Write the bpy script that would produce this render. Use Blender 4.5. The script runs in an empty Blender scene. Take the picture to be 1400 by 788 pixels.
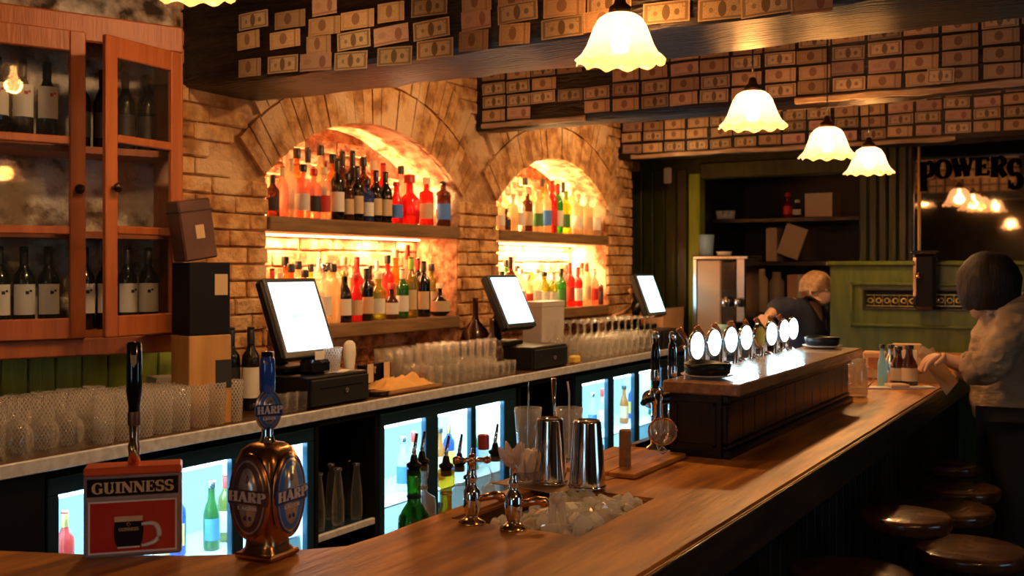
import bpy, bmesh, math, random
from mathutils import Vector, Matrix, noise
random.seed(7)
R = math.radians
PI = math.pi
SC = bpy.context.scene
COL = SC.collection
# ---------------------------------------------------------------- camera
CAM_H = 1.55
F = 1440.0
YAW = math.atan(850/F)
cc, ss = math.cos(YAW), math.sin(YAW)
cd = bpy.data.cameras.new('camera'); cam = bpy.data.objects.new('camera', cd); COL.objects.link(cam)
cam.location = (0, 0, CAM_H)
cam.rotation_euler = (R(90), 0, YAW - R(90))
cd.sensor_width = 36; cd.lens = F/1400*36; cd.shift_y = -28/1400; cd.clip_start = .05; cd.clip_end = 60
SC.camera = cam
cd.dof.use_dof = True; cd.dof.focus_distance = 2.5; cd.dof.aperture_fstop = 7
# ---------------------------------------------------------------- world, exposure
w = bpy.data.worlds.new('world'); SC.world = w; w.use_nodes = True
w.node_tree.nodes['Background'].inputs[0].default_value = (.7, .6, .6, 1)
w.node_tree.nodes['Background'].inputs[1].default_value = .03
SC.view_settings.view_transform = 'Standard'; SC.view_settings.look = 'None'
SC.view_settings.exposure = 0.15; SC.view_settings.gamma = 1; SC.view_settings.use_curve_mapping = False
SC.cycles.transparent_max_bounces = 32
SC.cycles.max_bounces = 8
SC.cycles.sample_clamp_indirect = 4
WARM = (1.0, .50, .17)
PENDANT_W = 85
FILL_SPOT_W = 58
NICHE1_W = 26
NICHE2_W = 50
FRIDGE_W = 14
TAP_E = 6
# ---------------------------------------------------------------- pixel to place helpers (the photograph is 1400 x 788)
def ray(px):
    a = YAW - math.atan((px-700)/F)
    return math.cos(a), math.sin(a)
def X_at(px, Y):
    c, s = ray(px); return Y*c/s
def Y_at(px, X):
    c, s = ray(px); return X*s/c
def dep(x, y): return cc*x + ss*y
def Z_at(py, x, y): return CAM_H - (py-366)*dep(x, y)/F
def CF(px, py, d):
    r = (px-700)/F*d
    return Vector((cc*d + ss*r, ss*d - cc*r, CAM_H - (py-366)*d/F))
def PZ(px, py, z):
    p = CF(px, py, F*(CAM_H-z)/(py-366)); p.z = z; return p
# ---------------------------------------------------------------- materials
MATS = {}
def nt(name):
    m = bpy.data.materials.new(name); m.use_nodes = True
    return m, m.node_tree.nodes, m.node_tree.links
def mat(name, col, rough=.5, metal=0, noise_=0, col2=None, nscale=8, bump=0, bscale=30, stretch=None, emis=None, estr=0, spec=.5, detail=6, coat=0, lo=.35, hi=.65):
    if name in MATS: return MATS[name]
    m, N, L = nt(name); b = N['Principled BSDF']
    b.inputs['Base Color'].default_value = (*col, 1); b.inputs['Roughness'].default_value = rough
    b.inputs['Metallic'].default_value = metal; b.inputs['Specular IOR Level'].default_value = spec
    b.inputs['Coat Weight'].default_value = coat
    if emis: b.inputs['Emission Color'].default_value = (*emis, 1); b.inputs['Emission Strength'].default_value = estr
    if col2 or bump:
        tc = N.new('ShaderNodeTexCoord'); mp = N.new('ShaderNodeMapping'); L.new(tc.outputs['Object'], mp.inputs[0])
        if stretch: mp.inputs['Scale'].default_value = stretch
    if col2:
        n = N.new('ShaderNodeTexNoise'); n.inputs['Scale'].default_value = nscale; n.inputs['Detail'].default_value = detail
        L.new(mp.outputs[0], n.inputs[0])
        r = N.new('ShaderNodeValToRGB'); r.color_ramp.elements[0].position = lo; r.color_ramp.elements[1].position = hi
        r.color_ramp.elements[0].color = (*col, 1); r.color_ramp.elements[1].color = (*col2, 1)
        L.new(n.outputs['Fac'], r.inputs[0]); L.new(r.outputs[0], b.inputs['Base Color'])
    if bump:
        n2 = N.new('ShaderNodeTexNoise'); n2.inputs['Scale'].default_value = bscale; n2.inputs['Detail'].default_value = 5
        L.new(mp.outputs[0], n2.inputs[0])
        bp = N.new('ShaderNodeBump'); bp.inputs['Strength'].default_value = bump; bp.inputs['Distance'].default_value = .02
        L.new(n2.outputs['Fac'], bp.inputs['Height']); L.new(bp.outputs[0], b.inputs['Normal'])
    MATS[name] = m; return m
def glass(name, col=(1, 1, 1), body=.06, bodycol=None, gloss=.12, rough=.03, bumpy=0, edge=0, diamond=0):
    """thin glass: tinted see-through, fresnel gloss and a little body colour"""
    if name in MATS: return MATS[name]
    m, N, L = nt(name); N.remove(N['Principled BSDF']); out = N['Material Output']
    tr = N.new('ShaderNodeBsdfTransparent'); tr.inputs[0].default_value = (*col, 1)
    bc = bodycol or col
    df = N.new('ShaderNodeBsdfPrincipled'); df.inputs['Base Color'].default_value = (*bc, 1); df.inputs['Roughness'].default_value = .25
    tl = N.new('ShaderNodeBsdfTranslucent'); tl.inputs[0].default_value = (*bc, 1)
    am = N.new('ShaderNodeMixShader'); am.inputs[0].default_value = .5; L.new(df.outputs[0], am.inputs[1]); L.new(tl.outputs[0], am.inputs[2])
    m1 = N.new('ShaderNodeMixShader'); m1.inputs[0].default_value = body; L.new(tr.outputs[0], m1.inputs[1]); L.new(am.outputs[0], m1.inputs[2])
    gl = N.new('ShaderNodeBsdfGlossy'); gl.inputs['Roughness'].default_value = rough
    fr = N.new('ShaderNodeLayerWeight'); fr.inputs[0].default_value = .5
    pw = N.new('ShaderNodeMath'); pw.operation = 'POWER'; L.new(fr.outputs['Facing'], pw.inputs[0]); pw.inputs[1].default_value = 3.0
    mq = N.new('ShaderNodeMath'); mq.operation = 'MULTIPLY_ADD'; L.new(pw.outputs[0], mq.inputs[0]); mq.inputs[1].default_value = min(.9, gloss*3.5); mq.inputs[2].default_value = .03+gloss*.12
    m2 = N.new('ShaderNodeMixShader'); L.new(mq.outputs[0], m2.inputs[0]); L.new(m1.outputs[0], m2.inputs[1]); L.new(gl.outputs[0], m2.inputs[2])
    L.new(m2.outputs[0], out.inputs[0])
    if edge:
        p2 = N.new('ShaderNodeMath'); p2.operation = 'POWER'; L.new(fr.outputs['Facing'], p2.inputs[0]); p2.inputs[1].default_value = 2.0
        e2 = N.new('ShaderNodeMath'); e2.operation = 'MULTIPLY_ADD'; L.new(p2.outputs[0], e2.inputs[0]); e2.inputs[1].default_value = edge; e2.inputs[2].default_value = body
        fac = e2.outputs[0]
        if diamond:
            def Mt(op, a, b_=0.0):
                n = N.new('ShaderNodeMath'); n.operation = op
                for i, v in enumerate((a, b_)):
                    if isinstance(v, (int, float)): n.inputs[i].default_value = v
                    else: L.new(v, n.inputs[i])
                return n.outputs[0]
            tc = N.new('ShaderNodeTexCoord'); sp = N.new('ShaderNodeSeparateXYZ'); L.new(tc.outputs['Object'], sp.inputs[0])
            an = Mt('MULTIPLY', Mt('ARCTAN2', sp.outputs[1], sp.outputs[0]), 9.0); zz = Mt('MULTIPLY', sp.outputs[2], diamond)
            pat = Mt('MAXIMUM', Mt('POWER', Mt('ABSOLUTE', Mt('SINE', Mt('ADD', an, zz))), 8.0), Mt('POWER', Mt('ABSOLUTE', Mt('SINE', Mt('SUBTRACT', an, zz))), 8.0))
            fac = Mt('ADD', fac, Mt('MULTIPLY', pat, .42))
            bp = N.new('ShaderNodeBump'); bp.inputs['Strength'].default_value = .8; bp.inputs['Distance'].default_value = .003; L.new(pat, bp.inputs['Height'])
            for s_ in (df, gl): L.new(bp.outputs[0], s_.inputs['Normal'])
        L.new(fac, m1.inputs[0])
    if bumpy:
        tc = N.new('ShaderNodeTexCoord'); v = N.new('ShaderNodeTexVoronoi'); v.inputs['Scale'].default_value = bumpy
        L.new(tc.outputs['Object'], v.inputs[0]); bp = N.new('ShaderNodeBump'); bp.inputs['Strength'].default_value = .8; bp.inputs['Distance'].default_value = .004
        L.new(v.outputs[0], bp.inputs['Height'])
        for s in (df, gl, fr): L.new(bp.outputs[0], s.inputs['Normal'])
    MATS[name] = m; return m
def emit(name, col, s):
    if name in MATS: return MATS[name]
    m, N, L = nt(name); N.remove(N['Principled BSDF']); e = N.new('ShaderNodeEmission')
    e.inputs[0].default_value = (*col, 1); e.inputs[1].default_value = s; L.new(e.outputs[0], N['Material Output'].inputs[0])
    MATS[name] = m; return m
def wood(name, a, b, sc=3, stretch=(1, 12, 12), rough=.35, bump=.15, coat=0, lo=.3, hi=.7):
    return mat(name, a, rough, 0, col2=b, nscale=sc, stretch=stretch, bump=bump, bscale=sc*3, detail=8, coat=coat, lo=lo, hi=hi)
M_brick = None
def brick_mat(name, cols, patch):
    if name in MATS: return MATS[name]
    m, N, L = nt(name); b = N['Principled BSDF']; b.inputs['Roughness'].default_value = .85
    oi = N.new('ShaderNodeObjectInfo'); ge = N.new('ShaderNodeNewGeometry')
    n = N.new('ShaderNodeTexNoise'); n.inputs['Scale'].default_value = 14; n.inputs['Detail'].default_value = 8; L.new(ge.outputs['Position'], n.inputs[0])
    r = N.new('ShaderNodeValToRGB'); e = r.color_ramp.elements
    e[0].position = .36; e[0].color = (*cols[0], 1); e[1].position = .62; e[1].color = (*cols[2], 1)
    k = e.new(.5); k.color = (*cols[1], 1)
    ad = N.new('ShaderNodeMath'); ad.operation = 'MULTIPLY_ADD'; L.new(oi.outputs['Random'], ad.inputs[0]); ad.inputs[1].default_value = .16
    sb = N.new('ShaderNodeMath'); sb.operation = 'SUBTRACT'; L.new(n.outputs['Fac'], sb.inputs[0]); sb.inputs[1].default_value = .08
    L.new(sb.outputs[0], ad.inputs[2]); L.new(ad.outputs[0], r.inputs[0])
    n3 = N.new('ShaderNodeTexNoise'); n3.inputs['Scale'].default_value = 3.3; n3.inputs['Detail'].default_value = 7; L.new(ge.outputs['Position'], n3.inputs[0])
    r3 = N.new('ShaderNodeValToRGB'); r3.color_ramp.elements[0].position = .52; r3.color_ramp.elements[1].position = .62
    L.new(n3.outputs['Fac'], r3.inputs[0])
    mx = N.new('ShaderNodeMix'); mx.data_type = 'RGBA'; L.new(r3.outputs[0], mx.inputs[0]); L.new(r.outputs[0], mx.inputs[6]); mx.inputs[7].default_value = (*patch, 1)
    L.new(mx.outputs[2], b.inputs['Base Color'])
    n2 = N.new('ShaderNodeTexNoise'); n2.inputs['Scale'].default_value = 45; n2.inputs['Detail'].default_value = 6; L.new(ge.outputs['Position'], n2.inputs[0])
    bp = N.new('ShaderNodeBump'); bp.inputs['Strength'].default_value = .8; bp.inputs['Distance'].default_value = .02
    L.new(n2.outputs['Fac'], bp.inputs['Height']); L.new(bp.outputs[0], b.inputs['Normal'])
    MATS[name] = m; return m
def note_mat(name, paper, ink, style=0):
    """printed banknote: border frame, portrait oval and two round seals, laid out in the note's own UV"""
    m, N, L = nt(name); b = N['Principled BSDF']; b.inputs['Roughness'].default_value = .8
    uv = N.new('ShaderNodeUVMap'); sp = N.new('ShaderNodeSeparateXYZ'); L.new(uv.outputs[0], sp.inputs[0])
    def M(op, a, b_=None, c=None):
        n = N.new('ShaderNodeMath'); n.operation = op
        for i, v in enumerate((a, b_, c)):
            if v is None: continue
            if isinstance(v, (int, float)): n.inputs[i].default_value = v
            else: L.new(v, n.inputs[i])
        return n.outputs[0]
    x = M('SUBTRACT', sp.outputs[0], .5); y = M('SUBTRACT', sp.outputs[1], .5)
    ax = M('ABSOLUTE', x); ay = M('ABSOLUTE', y)
    edge = M('MAXIMUM', ax, M('MULTIPLY_ADD', ay, 1, 0.0))
    fr = M('MULTIPLY', M('GREATER_THAN', M('MAXIMUM', ax, M('MULTIPLY', ay, 1.12)), .40), M('LESS_THAN', M('MAXIMUM', ax, M('MULTIPLY', ay, 1.05)), .465))
    def disc(cx, cy, rx, ry):
        dx = M('DIVIDE', M('SUBTRACT', x, cx), rx); dy = M('DIVIDE', M('SUBTRACT', y, cy), ry)
        return M('ADD', M('MULTIPLY', dx, dx), M('MULTIPLY', dy, dy))
    def inside(d): return M('LESS_THAN', d, 1)
    def ring(d): return M('MULTIPLY', M('LESS_THAN', d, 1), M('GREATER_THAN', d, .55))
    if style == 0:
        p = inside(disc(0, .0, .085, .36)); s1 = inside(disc(-.23, -.02, .045, .12)); s2 = inside(disc(.23, -.02, .055, .15))
        parts = [M('MULTIPLY', fr, .7), M('MULTIPLY', p, .85), M('MULTIPLY', s1, .6), M('MULTIPLY', s2, .75)]
        c = ring(disc(-.38, .3, .05, .13)); parts.append(M('MULTIPLY', c, .7)); parts.append(M('MULTIPLY', ring(disc(.38, .3, .05, .13)), .7))
    elif style == 1:
        parts = [M('MULTIPLY', inside(disc(.22, .0, .1, .34)), .8), M('MULTIPLY', inside(disc(-.25, .05, .13, .18)), .35), M('MULTIPLY', M('LESS_THAN', M('ABSOLUTE', M('ADD', y, .38)), .05), .6)]
    else:
        parts = [M('MULTIPLY', inside(disc(-.05, .05, .12, .33)), .75), M('MULTIPLY', fr, .35), M('MULTIPLY', M('LESS_THAN', M('ABSOLUTE', M('SUBTRACT', x, .33)), .03), .6)]
    ng = N.new('ShaderNodeTexNoise'); ng.inputs['Scale'].default_value = 22; ng.inputs['Detail'].default_value = 4
    mp = N.new('ShaderNodeMapping'); mp.inputs['Scale'].default_value = (2, 1, 1); L.new(uv.outputs[0], mp.inputs[0])
    oi = N.new('ShaderNodeObjectInfo'); va = N.new('ShaderNodeVectorMath'); va.operation = 'ADD'; L.new(mp.outputs[0], va.inputs[0]); L.new(oi.outputs['Location'], va.inputs[1]); L.new(va.outputs[0], ng.inputs[0])
    g = M('MULTIPLY', M('GREATER_THAN', ng.outputs['Fac'], .5), .28)
    tot = g
    for q in parts: tot = M('MAXIMUM', tot, q)
    mx = N.new('ShaderNodeMix'); mx.data_type = 'RGBA'; L.new(tot, mx.inputs[0]); mx.inputs[6].default_value = (*paper, 1); mx.inputs[7].default_value = (*ink, 1)
    hv = N.new('ShaderNodeHueSaturation'); L.new(mx.outputs[2], hv.inputs['Color'])
    L.new(M('MULTIPLY_ADD', oi.outputs['Random'], .6, .6), hv.inputs['Value']); L.new(hv.outputs[0], b.inputs['Base Color'])
    MATS[name] = m; return m
# ---------------------------------------------------------------- mesh helpers
class MB:
    def __init__(s): s.v = []; s.f = []; s.sm = []; s.uv = {}
    def add(s, vs, fs, smooth=False, M=None):
        o = len(s.v)
        for p in vs:
            p = Vector(p); s.v.append(tuple(M @ p if M else p))
        for f in fs: s.f.append(tuple(i+o for i in f)); s.sm.append(smooth)
        return s
    def box(s, x0, x1, y0, y1, z0, z1, M=None, ch=0):
        if x0 > x1: x0, x1 = x1, x0
        if y0 > y1: y0, y1 = y1, y0
        if z0 > z1: z0, z1 = z1, z0
        if ch:
            ch = min(ch, (x1-x0)*.45, (y1-y0)*.45, (z1-z0)*.45)
            bm = bmesh.new(); bmesh.ops.create_cube(bm, size=1)
            for v in bm.verts: v.co = Vector((x0+(v.co.x+.5)*(x1-x0), y0+(v.co.y+.5)*(y1-y0), z0+(v.co.z+.5)*(z1-z0)))
            bmesh.ops.bevel(bm, geom=bm.edges[:], offset=ch, segments=1, affect='EDGES')
            bm.verts.index_update()
            s.add([v.co for v in bm.verts], [[v.index for v in f.verts] for f in bm.faces], False, M); bm.free(); return s
        return s.add([(x0, y0, z0), (x1, y0, z0), (x1, y1, z0), (x0, y1, z0), (x0, y0, z1), (x1, y0, z1), (x1, y1, z1), (x0, y1, z1)],
                     [(0, 3, 2, 1), (4, 5, 6, 7), (0, 1, 5, 4), (1, 2, 6, 5), (2, 3, 7, 6), (3, 0, 4, 7)], False, M)
    def lathe(s, prof, seg=20, M=None, smooth=True, sx=1, sy=1, wave=None, a0=0):
        vs = []; n = len(prof)
        for j, (r, z) in enumerate(prof):
            for i in range(seg):
                a = a0 + 2*PI*i/seg
                rr, zz = r, z
                if wave: rr, zz = wave(a, r, z, j)
                vs.append((rr*math.cos(a)*sx, rr*math.sin(a)*sy, zz))
        fs = []
        for j in range(n-1):
            for i in range(seg):
                k = (i+1) % seg; fs.append((j*seg+i, j*seg+k, (j+1)*seg+k, (j+1)*seg+i))
        return s.add(vs, fs, smooth, M)
    def disc(s, r, z, seg=20, M=None, up=True, sx=1, sy=1, a0=0):
        vs = [(r*math.cos(a0+2*PI*i/seg)*sx, r*math.sin(a0+2*PI*i/seg)*sy, z) for i in range(seg)]
        f = list(range(seg)); 
        if not up: f.reverse()
        return s.add(vs, [f], False, M)
    def tube(s, pts, r, seg=8, M=None, cap=True):
        pts = [Vector(p) for p in pts]; rs = r if isinstance(r, (list, tuple)) else [r]*len(pts)
        vs = []; fs = []
        for i, p in enumerate(pts):
            t = (pts[min(i+1, len(pts)-1)] - pts[max(i-1, 0)]).normalized()
            up = Vector((0, 0, 1)) if abs(t.z) < .95 else Vector((1, 0, 0))
            a = t.cross(up).normalized(); b = t.cross(a)
            for k in range(seg):
                q = 2*PI*k/seg; vs.append(p + (a*math.cos(q) + b*math.sin(q))*rs[i])
        for i in range(len(pts)-1):
            for k in range(seg):
                l = (k+1) % seg; fs.append((i*seg+k, i*seg+l, (i+1)*seg+l, (i+1)*seg+k))
        if cap: fs.append(tuple(range(seg))[::-1]); fs.append(tuple((len(pts)-1)*seg+k for k in range(seg)))
        return s.add(vs, fs, True, M)
    def prism(s, poly, z0, z1, M=None):
        n = len(poly); vs = [(x, y, z0) for x, y in poly] + [(x, y, z1) for x, y in poly]
        fs = [tuple(range(n))[::-1], tuple(range(n, 2*n))] + [(i, (i+1) % n, n+(i+1) % n, n+i) for i in range(n)]
        return s.add(vs, fs, False, M)
    def mesh(s, name):
        me = bpy.data.meshes.new(name); me.from_pydata(s.v, [], s.f); me.polygons.foreach_set('use_smooth', s.sm)
        bm = bmesh.new(); bm.from_mesh(me); bmesh.ops.recalc_face_normals(bm, faces=bm.faces); bm.to_mesh(me); bm.free()
        return me
def link(name, me, m, parent=None, loc=None, rot=None):
    o = bpy.data.objects.new(name, me); COL.objects.link(o)
    if m is not None and len(me.materials) == 0: me.materials.append(m)
    elif m is not None and me.materials[0] != m:
        o.material_slots[0].link = 'OBJECT'; o.material_slots[0].material = m
    if parent: o.parent = parent
    if loc is not None: o.location = loc
    if rot is not None: o.rotation_euler = rot
    return o
def part(name, mb, m, parent=None, loc=None, rot=None): return link(name, mb.mesh(name), m, parent, loc, rot)
CACHE = {}
def cpart(key, name, fn, m, parent, loc=None, rot=None):
    if key not in CACHE: CACHE[key] = fn().mesh(name)
    return link(name, CACHE[key], m, parent, loc, rot)
def tag(o, label=None, cat=None, group=None, kind=None):
    if label: o['label'] = label
    if cat: o['category'] = cat
    if group: o['group'] = group
    if kind: o['kind'] = kind
    return o
def thing(name, label, cat, loc=(0, 0, 0), rz=0, group=None):
    o = bpy.data.objects.new(name, None); COL.objects.link(o); o.location = loc; o.rotation_euler = (0, 0, rz); o.empty_display_size = .1
    return tag(o, label, cat, group)
def struct(name, mb=None, m=None):
    o = part(name, mb, m) if mb else bpy.data.objects.new(name, None)
    if not mb: COL.objects.link(o)
    o['kind'] = 'structure'; return o
ORD = ['first', 'second', 'third', 'fourth', 'fifth', 'sixth', 'seventh', 'eighth', 'ninth', 'tenth', 'eleventh', 'twelfth', 'thirteenth', 'fourteenth', 'fifteenth', 'sixteenth', 'seventeenth', 'eighteenth', 'nineteenth', 'twentieth', 'twenty-first', 'twenty-second', 'twenty-third', 'twenty-fourth', 'twenty-fifth', 'twenty-sixth']
def area(name, loc, size, power, col, rot=(0, 0, 0), sy=None, parent=None):
    l = bpy.data.lights.new(name, 'AREA'); l.energy = power; l.color = col; l.size = size
    if sy: l.shape = 'RECTANGLE'; l.size_y = sy
    o = bpy.data.objects.new(name, l); COL.objects.link(o); o.location = loc; o.rotation_euler = rot
    if parent: o.parent = parent
    return o
def point(name, loc, power, col, r=.03, parent=None):
    l = bpy.data.lights.new(name, 'POINT'); l.energy = power; l.color = col; l.shadow_soft_size = r
    o = bpy.data.objects.new(name, l); COL.objects.link(o); o.location = loc
    if parent: o.parent = parent
    return o
# ---- serif lettering drawn with thick and thin strokes
def glyph(ch, T, t):
    q = []  # list of (points, widths)
    def st(p0, p1, w): q.append(([p0, p1], [w, w]))
    def arc(cx, cy, rx, ry, a0, a1, n=14):
        pts = []; ws = []
        for i in range(n+1):
            a = R(a0+(a1-a0)*i/n); pts.append((cx+rx*math.cos(a), cy+ry*math.sin(a))); ws.append(t+(T-t)*abs(math.cos(a))**1.3)
        q.append((pts, ws))
    def serif(x, y, w=.30): st((x-w/2, y), (x+w/2, y), t)
    h = t/2; W = .72
    if ch == 'I': st((.2, 0), (.2, 1), T); serif(.2, h, .4); serif(.2, 1-h, .4); W = .4
    elif ch == 'U': st((.17, .3), (.17, 1), T); st((.62, .3), (.62, 1), t*1.3); arc(.395, .3, .225, .28, 180, 360); serif(.17, 1-h, .34); serif(.62, 1-h, .26); W = .78
    elif ch == 'N': st((.12, 0), (.12, 1), t*1.3); st((.72, 0), (.72, 1), t*1.3); st((.14, .97), (.70, .03), T); serif(.12, h, .26); serif(.72, 1-h, .26); serif(.06, 1-h, .2); W = .84
    elif ch in 'EFL':
        st((.18, 0), (.18, 1), T); st((.02, h), (.64 if ch != 'F' else .34, h), t)
        if ch != 'F': st((.62, 0), (.62, .26), t)
        if ch != 'L': st((.02, 1-h), (.6, 1-h), t); st((.6, .76), (.6, 1), t); st((.2, .52), (.46, .52), t); st((.46, .4), (.46, .64), t)
        else: serif(.18, 1-h, .36)
        W = .68
    elif ch == 'S': arc(.33, .73, .23, .24, 35, 270); arc(.33, .27, .23, .24, 90, -145); st((.56, .7), (.56, .98), t); st((.08, .02), (.08, .3), t); W = .64
    elif ch == 'G': arc(.42, .5, .32, .47, 48, 325, 20); st((.66, .06), (.66, .44), T*.9); st((.5, .44), (.8, .44), t); st((.68, .68), (.68, .96), t); W = .82
    elif ch == 'H': st((.17, 0), (.17, 1), T); st((.65, 0), (.65, 1), T); st((.17, .5), (.65, .5), t); [serif(x, y, .34) for x in (.17, .65) for y in (h, 1-h)]; W = .82
    elif ch == 'A': st((.10, 0), (.38, 1), t*1.3); st((.36, 1), (.66, 0), T); st((.2, .32), (.56, .32), t); serif(.1, h, .24); serif(.66, h, .32); W = .78
    elif ch in 'RP':
        st((.18, 0), (.18, 1), T); st((.02, 1-h), (.4, 1-h), t); st((.18, .5), (.4, .5), t); arc(.38, .75, .22, .23, 90, -90); serif(.18, h, .34)
        if ch == 'R': st((.36, .5), (.66, .02), T); W = .74
        else: W = .66
    elif ch == 'T': st((.36, 0), (.36, 1), T); serif(.36, h, .36); st((.04, 1-h), (.68, 1-h), t); st((.06, .74), (.06, 1), t); st((.66, .74), (.66, 1), t); W = .72
    elif ch == 'O': arc(.4, .5, .3, .46, 0, 360, 24); W = .8
    elif ch == 'W': st((.08, 1), (.3, 0), T); st((.3, 0), (.5, 1), t*1.3); st((.46, 1), (.68, 0), T); st((.68, 0), (.9, 1), t*1.3); serif(.1, 1-h, .3); serif(.9, 1-h, .26); W = 1.0
    return q, W
def lettering(word, height, width, T=.2, t=.06, depth=.002, arch=None, gap=.06):
    """flat letters in the local XZ plane, front at -Y, centred on x; returns MB"""
    gs = [glyph(c, T, t) for c in word]; tot = sum(g[1] for g in gs)+gap*(len(word)-1); sx = width/tot
    mb = MB(); x = -width/2; layer = 0
    for gi, (q, W) in enumerate(gs):
        hs, zo = (1, 0) if not arch else arch(gi)
        for pts, ws in q:
            L_, R_ = [], []
            n = len(pts)
            for i, p in enumerate(pts):
                a = pts[max(i-1, 0)]; b = pts[min(i+1, n-1)]
                dx, dz = b[0]-a[0], b[1]-a[1]; l = math.hypot(dx, dz) or 1
                if n > 2 and abs(pts[0][0]-pts[-1][0]) < 1e-6 and abs(pts[0][1]-pts[-1][1]) < 1e-6 and i in (0, n-1): dx, dz, l = (0, 1, 1)
                nx, nz = -dz/l*ws[i]/2, dx/l*ws[i]/2
                L_.append((p[0]+nx, p[1]+nz)); R_.append((p[0]-nx, p[1]-nz))
            d = depth + layer*.00003; layer = (layer+1) % 6
            vs = []
            for A, B in zip(L_, R_):
                for (u, v) in (A, B):
                    vs.append((x+u*sx, -d, zo+v*height*hs)); 
                for (u, v) in (A, B):
                    vs.append((x+u*sx, 0, zo+v*height*hs))
            fs = []
            for i in range(n-1):
                a, b = i*4, i*4+4; fs += [(a, a+1, b+1, b), (a, b, b+2, a+2), (a+1, a+3, b+3, b+1)]
            fs += [(0, 2, 3, 1), ((n-1)*4, (n-1)*4+1, (n-1)*4+3, (n-1)*4+2)]
            mb.add(vs, fs)
        x += (W+gap)*sx
    return mb
# ================================================================ STRUCTURE
YW = 3.40          # brick wall front
XE = 7.62          # end of the brick wall
ZC = 2.85          # ceiling
m_mortar = brick_mat('mortar', [(.36, .18, .07), (.50, .26, .11), (.64, .37, .17)], (.68, .44, .24))
m_brick = brick_mat('brick', [(.34, .15, .05), (.58, .29, .10), (.74, .43, .18)], (.76, .50, .27))
m_niche = brick_mat('niche_stone', [(.30, .11, .05), (.70, .34, .16), (.88, .56, .32)], (.90, .66, .42))
m_dark = mat('dark_paint', (.012, .011, .010), .45, noise_=0, col2=(.03, .024, .02), nscale=5)
m_blackwood = wood('black_wood', (.010, .008, .007), (.035, .024, .018), 2.5, (1, 10, 10), .32, .2)
m_green = wood('green_paint', (.045, .062, .004), (.085, .105, .008), 4, (6, 6, 1), .32, .15)
m_green_dk = wood('dark_green_paint', (.018, .024, .004), (.040, .048, .008), 4, (6, 6, 1), .3, .15)
m_green_lt = wood('bright_lit_green_paint', (.22, .30, .015), (.36, .46, .03), 4, (6, 6, 1), .35, .15)  # light green, raised further to carry the light on the wainscot
m_floor = wood('floor_wood', (.03, .016, .009), (.07, .038, .02), 2, (1, 9, 9), .4, .2)
m_ceil = mat('ceiling_plaster', (.16, .09, .04), .9, col2=(.30, .19, .10), nscale=4, bump=.4, bscale=14)
m_plaster = brick_mat('old_plaster', [(.05, .03, .02), (.40, .30, .22), (.75, .66, .55)], (.85, .80, .72))
m_beam = wood('beam_wood', (.006, .004, .003), (.030, .015, .008), 3, (8, 1, 8), .38, .9, lo=.4, hi=.75)
m_shelf = wood('shelf_wood', (.13, .065, .025), (.27, .15, .06), 4, (1, 12, 12), .5, .2)
m_bar = wood('bar_top_wood', (.20, .060, .008), (.62, .25, .035), 2.6, (1, 8, 8), .38, .10, coat=.05, lo=.36, hi=.64)
m_bar_edge = wood('bar_edge_wood', (.20, .09, .03), (.36, .18, .07), 4, (1, 12, 12), .5, .2)
m_red = wood('cabinet_paint', (.33, .080, .018), (.44, .125, .034), 3, (9, 9, 1), .45, .12)
m_steel = mat('steel', (.62, .63, .65), .22, 1)
m_steel_b = mat('brushed_edge', (.72, .74, .80), .4, .25, col2=(.5, .5, .52), nscale=30)
m_chrome = mat('chrome', (.80, .80, .82), .08, 1)
m_brass = mat('brass', (.78, .48, .18), .18, 1)
m_copper = mat('copper', (.80, .42, .22), .20, 1)
m_black = mat('black_plastic', (.004, .004, .005), .4, spec=.3)
m_black_gl = mat('black_gloss', (.008, .008, .012), .12, coat=.5)
m_frame = mat('fridge_frame', (.025, .07, .12), .25, .6)
m_white = mat('white_lining', (.70, .88, .95), .4)
m_mirror = mat('mirror', (.55, .52, .48), .03, 1)
g_pane = glass('pane_glass', (.96, .98, .98), .01, (.6, .7, .7), .05)
g_clear = glass('clear_glass', (.96, .96, .95), .05, (1, .95, .88), .25, .02, edge=.55)
g_cut = glass('cut_glass', (.94, .93, .91), .08, (1, .95, .88), .28, .05, edge=.35, diamond=150)

# floor and ceiling: boards joined (out of sight between the bar and the wall, dark in front)
fl = struct('floor', MB().box(-2.6, 9.4, -2.6, 5.2, -.05, 0), m_floor)
for i in range(16):
    part('plank', MB().box(1.6, 8.0, -2.2+i*.18+.003, -2.2+(i+1)*.18-.003, 0, .008, ch=.002), m_floor, fl)
struct('ceiling', MB().box(-2.6, 9.4, -2.6, 5.2, ZC, ZC+.06), m_ceil)
struct('wall_right', MB().box(-2.6, 9.4, -2.66, -2.6, 0, ZC), m_dark)
struct('wall_behind', MB().box(-2.66, -2.6, -2.6, 5.2, 0, ZC), m_dark)

# cool street windows on the customers' side, out of the picture
def fill_panel(n, x0, x1, y0, y1, z0, z1, st):
    w_ = struct('fill_panel_%d' % n, MB().box(x0, x1, y0, y1, z0, z1), emit('cool_fill', (.45, .80, 1.0), st))
    along = abs(x1-x0) > abs(y1-y0)
    for t in (0, .5, 1):
        if along: xx = x0+(x1-x0)*t; b = MB().box(xx-.025, xx+.025, min(y0, y1)-.02, max(y0, y1)+.02, z0-.04, z1+.04, ch=.004)
        else: yy = y0+(y1-y0)*t; b = MB().box(min(x0, x1)-.02, max(x0, x1)+.02, yy-.025, yy+.025, z0-.04, z1+.04, ch=.004)
        part('frame', b, m_blackwood, w_)
fill_panel(1, 2.2, 3.3, -2.60, -2.585, 1.0, 2.1, 1.9)
fill_panel(2, -2.60, -2.585, .2, 1.1, 1.1, 2.2, 1.8)
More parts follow.
